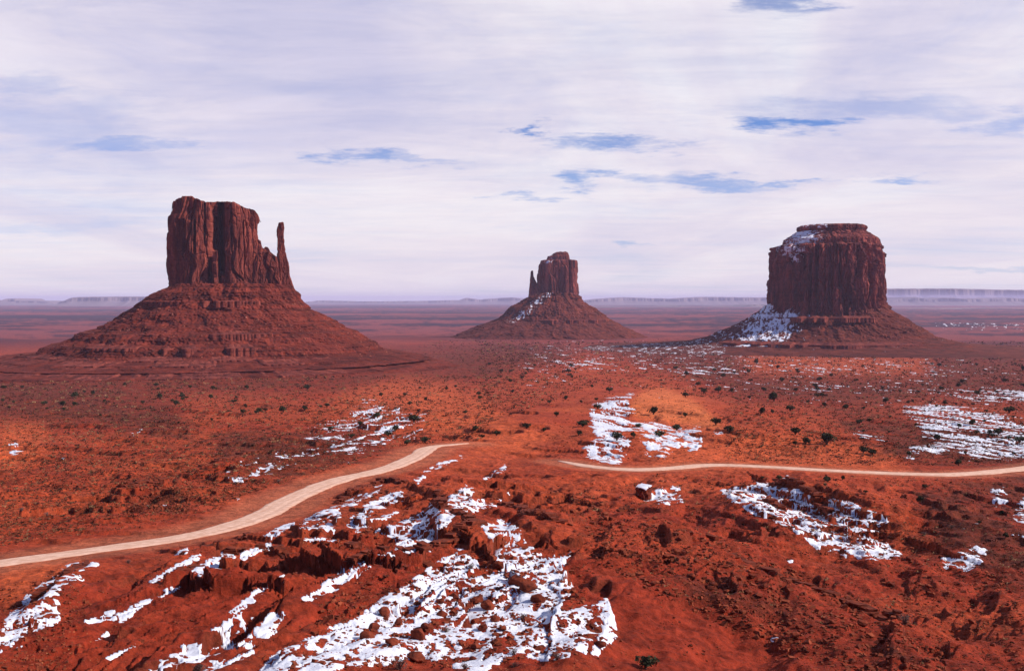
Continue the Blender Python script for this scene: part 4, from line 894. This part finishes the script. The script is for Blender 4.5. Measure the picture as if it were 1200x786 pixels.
bm = bmesh.new(); bmesh.ops.create_grid(bm, x_segments=8, y_segments=8, size=0.45)
for v_ in bm.verts: v_.co.z = 0.07 - 0.22 * (v_.co.x**2 + v_.co.y**2) + 0.03 * math.sin(v_.co.x * 9 + v_.co.y * 5)
bmesh.ops.solidify(bm, geom=bm.faces[:], thickness=0.06)
me = bpy.data.meshes.new('snow_cap'); bm.to_mesh(me); bm.free(); me.materials.append(M_SNOW)
cap_o = bpy.data.objects.new('snow_cap', me); C.objects.link(cap_o); cap_o.parent = blk; cap_o.location = (0, 0, 0.5)

def in_poly(u, v, P):
    c = False
    for (ax, ay), (bx, by) in zip(P, P[1:] + P[:1]):
        if (ay > v) != (by > v) and u < (bx - ax) * (v - ay) / (by - ay) + ax: c = not c
    return c
def scatter(poly, n, seed):
    """random ground spots inside a pixel outline, even over the picture of the ground"""
    g = np.random.default_rng(seed); P = np.array(poly, float); out = []
    while len(out) < n:
        u = g.uniform(P[:, 0].min(), P[:, 0].max()); v = g.uniform(P[:, 1].min(), P[:, 1].max())
        if in_poly(u, v, poly): out.append((u, v))
    out = np.array(out)
    return out
# fast lookup: many pixels -> ground, by nearest visible grid vertex of the sheet
_W, _H = 1260, 460
zb = np.full(_W * _H, 1e9); zi = np.full(_W * _H, -1)
vm = np.nonzero((gy > 40) & (gr < 9000) & (gu > -30) & (gu < 1229) & (gv > 345) & (gv < 804))[0]
pix = (np.floor(gu[vm] + 30).astype(int) + np.floor(gv[vm] - 345).astype(int) * _W)
od = np.argsort(-gr[vm]); zi[pix[od]] = vm[od]
def quick(u, v):
    for dv in (0, 1, -1, 2, -2, 3):
        for du in (0, 1, -1):
            a = int(u + 30 + du); b = int(v - 345 + dv)
            if 0 <= a < _W and 0 <= b < _H and zi[b * _W + a] >= 0:
                return zi[b * _W + a]
    return None
FIELDS = [
 ([(640, 575), (700, 590), (790, 640), (860, 690), (830, 710), (760, 690), (690, 650), (645, 610)], 46, (4, 9), 'dark boulder on the red slope above the long rubble band', 'boulders of the upper rubble slope'),
 ([(780, 660), (860, 655), (960, 690), (1040, 740), (1080, 786), (1000, 786), (900, 740), (800, 700)], 56, (5, 13), 'dark boulder in the long rubble band of the lower right slope', 'boulders of the lower right rubble band'),
 ([(1000, 640), (1200, 660), (1200, 786), (1080, 786)], 26, (4, 10), 'dark boulder strewn on the slope at the bottom right corner', 'boulders of the bottom right corner'),
 ([(400, 690), (560, 650), (680, 680), (710, 760), (560, 782), (380, 780)], 64, (3, 9), 'small dark boulder poking through the foreground snow field', GB),
 ([(0, 690), (60, 680), (90, 720), (60, 786), (0, 786)], 18, (3, 9), 'dark boulder in the rocks at the bottom left corner', 'boulders of the bottom left corner'),
 ([(240, 655), (350, 665), (340, 690), (230, 690)], 12, (3, 7), 'boulder at the foot of the dark ledge left of the snow draped spur', 'boulders under the left ledge'),
 ([(150, 570), (220, 570), (215, 600), (155, 600)], 22, (2.5, 5), 'rock on the dark rubble mound behind the pale road', 'rocks of the dark mound'),
 ([(60, 562), (115, 562), (120, 590), (65, 590)], 14, (2.5, 4.5), 'rock on the small rubble mound at the left behind the road', 'rocks of the small left mound'),
]
for k, (poly, n, (a, b), lb, gp) in enumerate(FIELDS):
    for u, v in scatter(poly, n, 60 + k):
        i = quick(u, v)
        if i is None or grm[i] > 0.4: continue
        s = px_size(a + (b - a) * random.random() ** 2.2, gy[i])
        bould(gx[i], gy[i], gz[i], s, lb, gp)
# broken ledges of bedded rock breaking out along the scarps
def outcrop(P, label, size, seed, t0=0.0, t1=1.0, keep=0.8):
    g = np.random.default_rng(seed); P = np.array([unproj(*p) for p in P]); seg = np.r_[0, np.cumsum(np.sqrt((np.diff(P, axis=0) ** 2).sum(1)))]
    n = max(6, int(seg[-1] / (size * 0.42))); s = np.sort(g.uniform(t0, t1, n)) * seg[-1]
    s = np.linspace(0, seg[-1], n)
    x = np.interp(s, seg, P[:, 0]); y = np.interp(s, seg, P[:, 1])
    dx = np.interp(s + .5, seg, P[:, 0]) - np.interp(s - .5, seg, P[:, 0]); dy = np.interp(s + .5, seg, P[:, 1]) - np.interp(s - .5, seg, P[:, 1]); an = np.arctan2(dy, dx)
    base = np.array([[a, b, c] for a in (-1, 1) for b in (-1, 1) for c in (-1, 1)], float) * 0.5
    q = np.array([[0, 1, 3, 2], [4, 6, 7, 5], [0, 4, 5, 1], [2, 3, 7, 6], [0, 2, 6, 4], [1, 5, 7, 3]]); V, Fq = [], []
    for k in range(len(s)):
        z0 = height(np.array([x[k]]), np.array([y[k]]))[0][0]
        for lay in range(g.integers(1, 4)):       # stacked slabs
            L_, W_, H_ = size * g.uniform(0.7, 2.0), size * g.uniform(0.5, 1.2), size * g.uniform(0.16, 0.34)
            B = base * (1 + g.uniform(-0.22, 0.22, (8, 3))) * np.array([L_, W_, H_]); c, sn_ = math.cos(an[k] + g.normal() * 0.18), math.sin(an[k] + g.normal() * 0.18)
            B = np.c_[B[:, 0] * c - B[:, 1] * sn_, B[:, 0] * sn_ + B[:, 1] * c, B[:, 2] + 0.06 * B[:, 0]] + [x[k] + g.normal() * size * 0.2, y[k] + g.normal() * size * 0.2, z0 + size * (0.02 + 0.22 * lay)]
            V.append(B); Fq.append(q + 8 * (len(V) - 1))
    V = np.concatenate(V); c0 = V.mean(0); c0[2] = V[:, 2].min()
    o = mesh_np('rock_outcrop', V - c0, np.concatenate(Fq), M_ROCK); o.location = c0; tag(o, label, 'rock ledge', 'rock ledges of the foreground slope')
for k, (P, lb, sz2, kp) in enumerate([
    ([(556, 659), (470, 685), (420, 684), (390, 678), (348, 670)], 'long dark broken rock ledge across the left of the slope above the snow', 1.5, 0.9),
    ([(340, 668), (312, 661), (270, 663)], 'short dark ledge at the left end of the long broken ledge', 1.4, 1.0),
    ([(513, 602), (517, 628), (546, 640), (562, 656)], 'dark ledge bending down the left side of the bare red shelf', 1.4, 1.0),
    ([(585, 605), (612, 613), (622, 640), (650, 652)], 'dark ledge along the top of the big snow field', 1.4, 1.0),
    ([(472, 574), (450, 568), (428, 577), (396, 592)], 'dark rim rocks on the spur right below the pale road', 1.3, 0.8),
    ([(282, 700), (250, 702), (215, 690)], 'small dark ledge below the long diagonal snow streak', 1.2, 0.9),
    ([(292, 638), (262, 645), (222, 664)], 'rocky crest beside the upper end of the long diagonal snow streak', 1.1, 0.6),
    ([(100, 664), (70, 692), (45, 716)], 'dark rocks edging the thin snow at the far left', 1.2, 0.6),
    ([(500, 702), (462, 692), (430, 702), (386, 718)], 'low ledge at the upper left edge of the big snow field', 1.2, 0.7),
    ([(905, 578), (925, 585), (955, 598), (975, 610)], 'dark ledge through the middle of the right snow field', 1.6, 0.8),
    ([(885, 600), (900, 606), (915, 612)], 'short dark rock step at the lower left of the right snow field', 1.6, 1.0),
    ([(300, 533), (268, 541), (250, 546)], 'dark undercut ledge in the red flats behind the pale road', 2.6, 0.8),
    ([(190, 566), (165, 569), (150, 574)], 'dark rock rim on top of the rubble mound behind the pale road', 1.8, 0.9),
    ([(830, 668), (880, 690), (930, 700)], 'upper rock step in the rubble band of the lower right slope', 1.1, 0.5),
    ([(930, 712), (990, 728), (1050, 752)], 'lower rock step in the rubble band of the lower right slope', 1.0, 0.5)]):
    outcrop(P, lb, sz2, 700 + k, keep=kp)
# loose rubble: past counting
RP, RS = [], []
def rub(poly, n, a, b, seed):
    for u, v in scatter(poly, n, seed):
        i = quick(u, v)
        if i is None or grm[i] > 0.35: continue
        RP.append((gx[i], gy[i], gz[i])); RS.append(px_size(a + (b - a) * random.random() ** 3, gy[i]))
rub([(0, 680), (300, 620), (560, 560), (760, 560), (1200, 560), (1200, 786), (0, 786)], 3800, 0.9, 3.0, 80)
rub([(640, 575), (700, 580), (880, 650), (1060, 720), (1120, 786), (950, 786), (800, 710), (700, 660)], 2600, 1.2, 6.0, 81)
rub([(1000, 620), (1200, 640), (1200, 786), (1080, 786)], 700, 1.0, 4.5, 82)
rub([(400, 680), (560, 640), (690, 660), (720, 750), (560, 782), (340, 784)], 1500, 1.2, 5, 83)
rub([(0, 470), (600, 470), (550, 520), (300, 580), (0, 640)], 4500, 0.8, 2.4, 84)
rub([(130, 560), (230, 565), (220, 602), (140, 602)], 900, 1.0, 3.6, 85)
rub([(240, 560), (310, 560), (310, 600), (250, 600)], 700, 1.0, 3.2, 86)
rub([(640, 440), (1200, 440), (1200, 540), (640, 540)], 3500, 0.7, 2.0, 87)
rub([(380, 700), (480, 680), (560, 640), (620, 630), (700, 720), (690, 765), (560, 780), (340, 784)], 1600, 1.5, 6.5, 89)
rub([(850, 570), (930, 560), (1040, 610), (1050, 650), (940, 630)], 900, 1.0, 5, 90)
rub([(350, 620), (450, 570), (590, 580), (520, 640), (380, 690)], 900, 1.0, 4.5, 91)
rub([(0, 690), (90, 660), (110, 720), (80, 786), (0, 786)], 700, 1.4, 5, 88)
V, Fq = chunk_mesh(np.array(RP) , np.array(RS), 9)
tag(mesh_np('rubble', V, Fq, M_RUBBLE), 'loose red sandstone rubble strewn over the slopes', 'rubble', kind='stuff')

# shrubs
def leafy(n, seed, w, h, leaf, base=0.25):
    g = np.random.default_rng(seed); V, Fq = [], []
    cl = [(g.uniform(-0.3, 0.3) * w, g.uniform(-0.3, 0.3) * w, h * g.uniform(0.35, 0.75), g.uniform(0.2, 0.38)) for _ in range(9)]
    for k in range(n):
        cx, cy, cz, cr = cl[g.integers(len(cl))]
        d = g.normal(size=3); d /= np.linalg.norm(d); p = np.array([cx, cy, cz]) + d * cr * np.array([w, w, h * 0.8]) * g.uniform(0.5, 1.0)
        if p[2] < base * h * 0.3: continue
        a = g.normal(size=3); a /= np.linalg.norm(a); b = np.cross(a, g.normal(size=3)); b /= np.linalg.norm(b); s = leaf * g.uniform(0.6, 1.4)
        i = len(V); V += [p - a * s, p + b * s * 0.7, p + a * s, p - b * s * 0.7]; Fq.append((i, i + 1, i + 2, i + 3))
    return np.array(V), np.array(Fq)
def tube(P, R, n=6):
    V, Fq = [], []
    for (p, r) in zip(P, R):
        for k in range(n): V.append((p[0] + r * math.cos(k * 2 * math.pi / n), p[1] + r * math.sin(k * 2 * math.pi / n), p[2]))
    for j in range(len(P) - 1):
        for k in range(n): Fq.append((j * n + k, j * n + (k + 1) % n, (j + 1) * n + (k + 1) % n, (j + 1) * n + k))
    return V, Fq
def join_vf(L):
    V, Fq, o = [], [], 0
    for v, f in L: V += list(v); Fq += [tuple(i + o for i in q) for q in f]; o += len(v)
    return np.array(V), np.array(Fq)
def make_juniper(seed):
    root = empty('juniper', (0, 0, -500)); g = random.Random(seed)
    L = [tube([(0, 0, -0.15), (0.05, 0.02, 0.25), (0.02, 0.05, 0.6)], [0.09, 0.06, 0.03])]
    for k in range(5):
        a = g.uniform(0, 6.3); L.append(tube([(0, 0, 0.1), (0.18 * math.cos(a), 0.18 * math.sin(a), 0.32), (0.34 * math.cos(a), 0.34 * math.sin(a), 0.55)], [0.05, 0.03, 0.012]))
    V, Fq = join_vf(L); t = mesh_np('trunk', V, Fq, M_BARK, root)
    V, Fq = leafy(420, seed, 1.0, 0.95, 0.075); c = mesh_np('crown', V, Fq, M_LEAF, root); return root, [t, c]
JUN = [make_juniper(200 + k) for k in range(5)]; used = set()
def juniper(x, y, z, s, label, group):
    k = random.randrange(len(JUN)); root, kids = JUN[k]
    if k in used:
        r = root.copy(); C.objects.link(r)
        for ch in kids:
            c = ch.copy(); C.objects.link(c); c.parent = r
    else: r = root; used.add(k)
    r.location = (x, y, z); r.rotation_euler = (0, 0, random.uniform(0, 6.3)); r.scale = (s * random.uniform(0.9, 1.2), s * random.uniform(0.9, 1.2), s * random.uniform(0.75, 1.0))
    tag(r, label, 'juniper', group)
G1, G2, G3, G4 = 'junipers behind the pale road on the left', 'junipers on the flat between the roads', 'junipers around the orange knoll', 'junipers on the plain beyond the right hand road'
JL = [
 (485,492,12,'widest juniper in the snow speckled flat left of the road end',G1),(463,503,10,'juniper above and left of the road end, upper one of a close pair',G1),(455,509,9,'juniper left of the road end, lower one of a close pair',G1),
 (477,519,9,'juniper nearest the pale road bend',G1),(498,516,11,'juniper touching the pale road just before its far end',G1),(412,511,8,'lone juniper at the left of the snow speckled flat',G1),(442,487,10,'tall juniper standing in the snow speckled flat',G1),
 (422,497,7,'small juniper left of the tall one in the snow speckled flat',G1),(480,473,6,'small juniper at the top of the snow speckled flat',G1),(499,468,6,'small juniper on the orange rise above the road end',G1),(447,463,6,'small juniper far above the snow speckled flat',G1),
 (557,503,9,'juniper just above the far end of the pale road',G2),(582,508,9,'dark round juniper right of the far end of the pale road',G2),(565,512,6,'small bush between the two junipers at the road end',G2),(545,483,6,'small juniper on the orange flat above the road end',G2),
 (617,500,9,'juniper midway between the road end and the snowy knoll',G2),(637,504,7,'small juniper left of the snow of the knoll',G2),(652,486,7,'juniper left of the knoll on open red ground',G2),(663,467,6,'small far juniper above and left of the knoll',G2),
 (678,508,8,'juniper at the left margin of the knoll snow, lower one',G3),(683,497,13,'wide juniper at the left margin of the knoll snow',G3),(700,477,8,'juniper at the upper left margin of the knoll snow',G3),(714,457,8,'juniper at the top of the knoll snow',G3),(723,513,14,'dark juniper in the middle of the knoll snow',G3),
 (766,482,13,'juniper on the bare orange knoll',G3),(748,499,8,'juniper at the foot of the bare orange slope',G3),(743,511,8,'juniper just below the foot of the orange slope',G3),(773,509,12,'juniper on the snow right below the orange slope',G3),(793,502,11,'juniper at the right end of the knoll snow',G3),
 (803,463,8,'juniper on the right shoulder of the knoll',G3),(803,487,7,'small juniper on the lower right shoulder of the knoll',G3),
 (839,495,11,'dark juniper right of the knoll above the small snow patches',G4),(855,504,12,'wide juniper beside the small snow patches',G4),(842,457,9,'juniper behind the knoll, middle one of three in a row',G4),(825,459,8,'juniper behind the knoll, left one of three in a row',G4),(857,458,6,'juniper behind the knoll, right one of three in a row',G4),
 (907,467,13,'broad juniper standing on the plain right of the knoll',G4),(892,483,10,'juniper above the bare red bank, left one of a pair',G4),(905,483,6,'small juniper above the bare red bank, right one of a pair',G4),(926,479,9,'juniper right of the pair above the red bank',G4),
 (932,506,12,'wide juniper on the bare red bank above the road',G4),(944,518,10,'round juniper on the red bank below the wide one',G4),(969,516,19,'largest juniper on the red bank above the right hand road',G4),(932,520,6,'small bush on the red bank left of the round juniper',G4),
 (1012,528,10,'juniper close above the road, left one of a touching pair',G4),(1022,530,11,'juniper close above the road, right one of a touching pair',G4),(1123,543,10,'juniper at the lower edge of the wide snow field beyond the road',G4),
 (1195,516,13,'large juniper at the right edge of the wide snow field',G4),(1183,481,12,'juniper at the top right of the wide snow field',G4),(1170,507,10,'juniper inside the wide snow field, right one of a pair',G4),(1159,507,8,'juniper inside the wide snow field, left one of a pair',G4),
 (1038,470,8,'juniper on the dark scrub left of the wide snow field',G4),(956,453,6,'small far juniper beyond the red bank',G4),
 (88,464,9,'larger juniper of a close pair below the big left butte',G1),(108,461,6,'small juniper right of the close pair below the big left butte',G1),(52,473,6,'small juniper at the far left below the big left butte',G1),(74,474,7,'juniper at the left end of the pale strip',G1),(87,474,6,'small juniper on the pale strip beside another',G1),
 (187,465,8,'juniper on red ground below the middle of the big left butte',G1),(213,464,7,'juniper right of another below the middle of the big left butte',G1),(206,473,8,'lower juniper of three below the middle of the big left butte',G1),(183,451,7,'juniper at the foot of the big left butte',G1),
 (332,481,9,'round juniper left of the first snow flecks',G1),(357,479,8,'round juniper beside the first snow flecks',G1),(383,475,7,'juniper right of the first snow flecks',G1),(303,482,7,'low bush left of the round juniper near the snow flecks',G1),(285,483,7,'low bush below the right foot of the big left butte',G1),
 (248,492,5,'small lone bush on the open red flat',G1),(360,455,8,'juniper at the right foot of the big left butte',G1),(247,465,7,'bush midway under the big left butte',G1),(387,502,7,'bush at the left end of the snow speckled flat',G1),
]
for u, v, s, lb, gp in JL:
    x, y, z = ground_at(u, v + s * 0.25); juniper(x, y, z, px_size(s * 0.98, y), lb, gp)
# further small junipers of the plains, past telling apart
for poly, n, seed, (a, b), lb, gp in [
  ([(0, 450), (540, 450), (560, 475), (330, 500), (0, 500)], 34, 300, (3, 5), 'small dark juniper dotted over the red flats below the big left butte', 'small junipers below the left butte'),
  ([(560, 425), (700, 425), (700, 470), (560, 490)], 22, 301, (2.5, 5), 'small dark juniper dotted over the flat before the middle butte', 'small junipers before the middle butte'),
  ([(780, 425), (1200, 425), (1200, 475), (900, 475), (800, 455)], 60, 302, (2.5, 6), 'small dark juniper dotted over the scrub plain before the right butte', 'small junipers before the right butte'),
  ([(960, 475), (1200, 475), (1200, 540), (1060, 545)], 24, 303, (3, 8), 'dark bush in and around the wide broken snow field at the right', 'bushes of the right snow field'),
  ([(850, 560), (1200, 565), (1200, 640), (1050, 600)], 14, 304, (3, 7), 'low dark bush on the slope just below the right hand road', 'bushes below the right road')]:
    for u, v in scatter(poly, n, seed):
        i = quick(u, v)
        if i is None or grm[i] > 0.3: continue
        juniper(gx[i], gy[i], gz[i], 1.25 * px_size(a + (b - a) * random.random() ** 1.5, gy[i]), lb, gp)
# sagebrush, twiggy and grey
def make_sage(seed):
    g = random.Random(seed); L = []
    for k in range(70):
        a = g.uniform(0, 6.3); e = g.uniform(0.15, 1.4); l = g.uniform(0.35, 0.55); c = math.cos(e) * l; s = math.sin(e) * l * 0.9
        L.append(tube([(0, 0, 0), (c * .5 * math.cos(a), c * .5 * math.sin(a), s * .6), (c * math.cos(a + .2), c * math.sin(a + .2), s)], [0.014, 0.010, 0.005], 3))
    V, Fq = join_vf(L); V2, F2 = leafy(160, seed, 0.9, 0.5, 0.03, 0.1)
    V = np.r_[V, V2]; Fq = np.r_[Fq, F2 + len(V) - len(V2)]
    me = mesh_np('sagebrush', V, Fq, M_SAGE); return me
SG = make_sage(77); first = [True]
for u, v, s, lb in [(1061, 726, 24, 'round grey sagebrush alone on the lower right red slope'), (523, 738, 16, 'grey sagebrush in the snow right of the largest left boulder'), (613, 722, 15, 'upright reddish sagebrush in the snow right of the boulder pairs'),
                    (602, 764, 15, 'sagebrush low in the right part of the foreground snow'), (653, 769, 19, 'purplish sagebrush at the bottom right margin of the foreground snow'), (468, 779, 26, 'wide grey sagebrush at the bottom margin of the snow'),
                    (552, 664, 13, 'small sagebrush under the upper snow ledge'), (545, 780, 17, 'pale sagebrush at the very bottom of the snow field'), (603, 778, 15, 'sagebrush on the red bank under the right part of the snow'),
                    (233, 783, 22, 'purplish sagebrush at the bottom of the lower left snow tongue'), (1115, 617, 10, 'dark upright sagebrush above the small right snow patch'), (1083, 625, 10, 'low sagebrush left of the small right snow patch'), (150, 658, 9, 'sagebrush just below the pale road at the left'),
                    (55, 603, 10, 'low bush on red ground at the left behind the road'), (25, 599, 10, 'low bush at the far left behind the road'), (327, 563, 8, 'small bush beside the bend of the pale road')]:
    x, y, z = ground_at(u, v + s * 0.2)
    o = SG if first[0] else SG.copy()
    if not first[0]: C.objects.link(o)
    first[0] = False; s = px_size(s, y)
    o.location = (x, y, z - 0.02); o.scale = (s, s, s * random.uniform(0.9, 1.2)); o.rotation_euler = (0, 0, random.uniform(0, 6.3)); tag(o, lb, 'sagebrush', 'sagebrush bushes')
x, y, z = ground_at(757, 783)
juniper(x, y, z, px_size(20, y), 'small dark young juniper at the bottom edge on the red bank', 'junipers in the foreground')

# low scrub of the plains: past counting
SP, SS = [], []
def scr(poly, n, a, b, seed):
    for u, v in scatter(poly, n, seed):
        i = quick(u, v)
        if i is None or grm[i] > 0.3 or float(sample(KNOLL, np.array([u]), np.array([v]))[0]) > 0.4: continue
        SP.append((gx[i], gy[i], gz[i])); SS.append(px_size(a + (b - a) * random.random() ** 2.5, gy[i]))
scr([(0, 440), (600, 440), (560, 520), (300, 580), (0, 640)], 13000, 1.2, 4.8, 90)
scr([(560, 400), (1200, 400), (1200, 545), (850, 545), (850, 470), (700, 450), (560, 500)], 17000, 1.0, 4.4, 91)
scr([(780, 555), (1200, 560), (1200, 700), (1000, 640)], 1600, 1.2, 4.5, 92)
scr([(640, 580), (780, 555), (1200, 640), (1200, 786), (1000, 786), (760, 690)], 2600, 1.5, 6, 94)
scr([(470, 412), (520, 398), (600, 396), (640, 430), (600, 445), (480, 440)], 1500, 0.6, 2.4, 97)
scr([(500, 404), (620, 396), (700, 420), (560, 440)], 900, 0.6, 2.4, 98)
scr([(0, 440), (700, 440), (700, 470), (0, 520)], 6000, 0.8, 2.6, 95)
scr([(0, 540), (300, 520), (300, 600), (0, 640)], 2500, 1.2, 4.5, 96)
scr([(560, 395), (1200, 400), (1200, 430), (560, 425)], 2500, 0.6, 2.0, 93)
SP = np.array(SP); SS = np.array(SS)
g = np.random.default_rng(5); nb = 9
off = g.normal(size=(len(SP), nb, 3)) * np.array([0.36, 0.36, 0.18]); off[..., 2] = np.abs(off[..., 2])
cen = SP[:, None] + off * SS[:, None, None]
a = g.normal(size=cen.shape); a /= np.linalg.norm(a, axis=-1, keepdims=True); b = np.cross(a, g.normal(size=cen.shape)); b /= np.linalg.norm(b, axis=-1, keepdims=True)
sz_ = (SS[:, None] * g.uniform(0.16, 0.34, (len(SP), nb)))[..., None]
pick = g.random(len(SP)) < 0.72
VA = np.stack([cen - a * sz_, cen + b * sz_, cen + a * sz_], 2); V = VA[pick].reshape(-1, 3)
V2_ = VA[~pick].reshape(-1, 3)
tag(mesh_np('dry_grass', V2_, np.arange(len(V2_)).reshape(-1, 3), M_TUFT), 'pale dry grass tufts between the scrub', 'grass', kind='stuff')
tag(mesh_np('scrub', V, np.arange(len(V)).reshape(-1, 3), M_SCRUB), 'low dark desert scrub covering the plains', 'scrub', kind='stuff')

# ------------------------------------------------------------------ air
HZ_D = 2.5e-5
def haze():
    bm = bmesh.new(); bmesh.ops.create_cube(bm, size=1)
    me = bpy.data.meshes.new('haze'); bm.to_mesh(me); bm.free()
    o = bpy.data.objects.new('haze', me); C.objects.link(o)
    ztop, zbot = 230.0, -150.0
    o.scale = (126000, 126000, ztop - zbot); o.location = (0, 0, (ztop + zbot) / 2)
    m = bpy.data.materials.new('haze_air'); m.use_nodes = True; t = m.node_tree; t.nodes.clear()
    out = N(t, 'ShaderNodeOutputMaterial'); v = N(t, 'ShaderNodeVolumePrincipled')
    v.inputs['Color'].default_value = (0.72, 0.68, 1.0, 1); v.inputs['Density'].default_value = HZ_D; v.inputs['Anisotropy'].default_value = 0.0
    t.links.new(v.outputs[0], out.inputs['Volume']); me.materials.append(m)
    tag(o, 'thin violet haze filling the valley air', 'haze', kind='stuff')
haze()
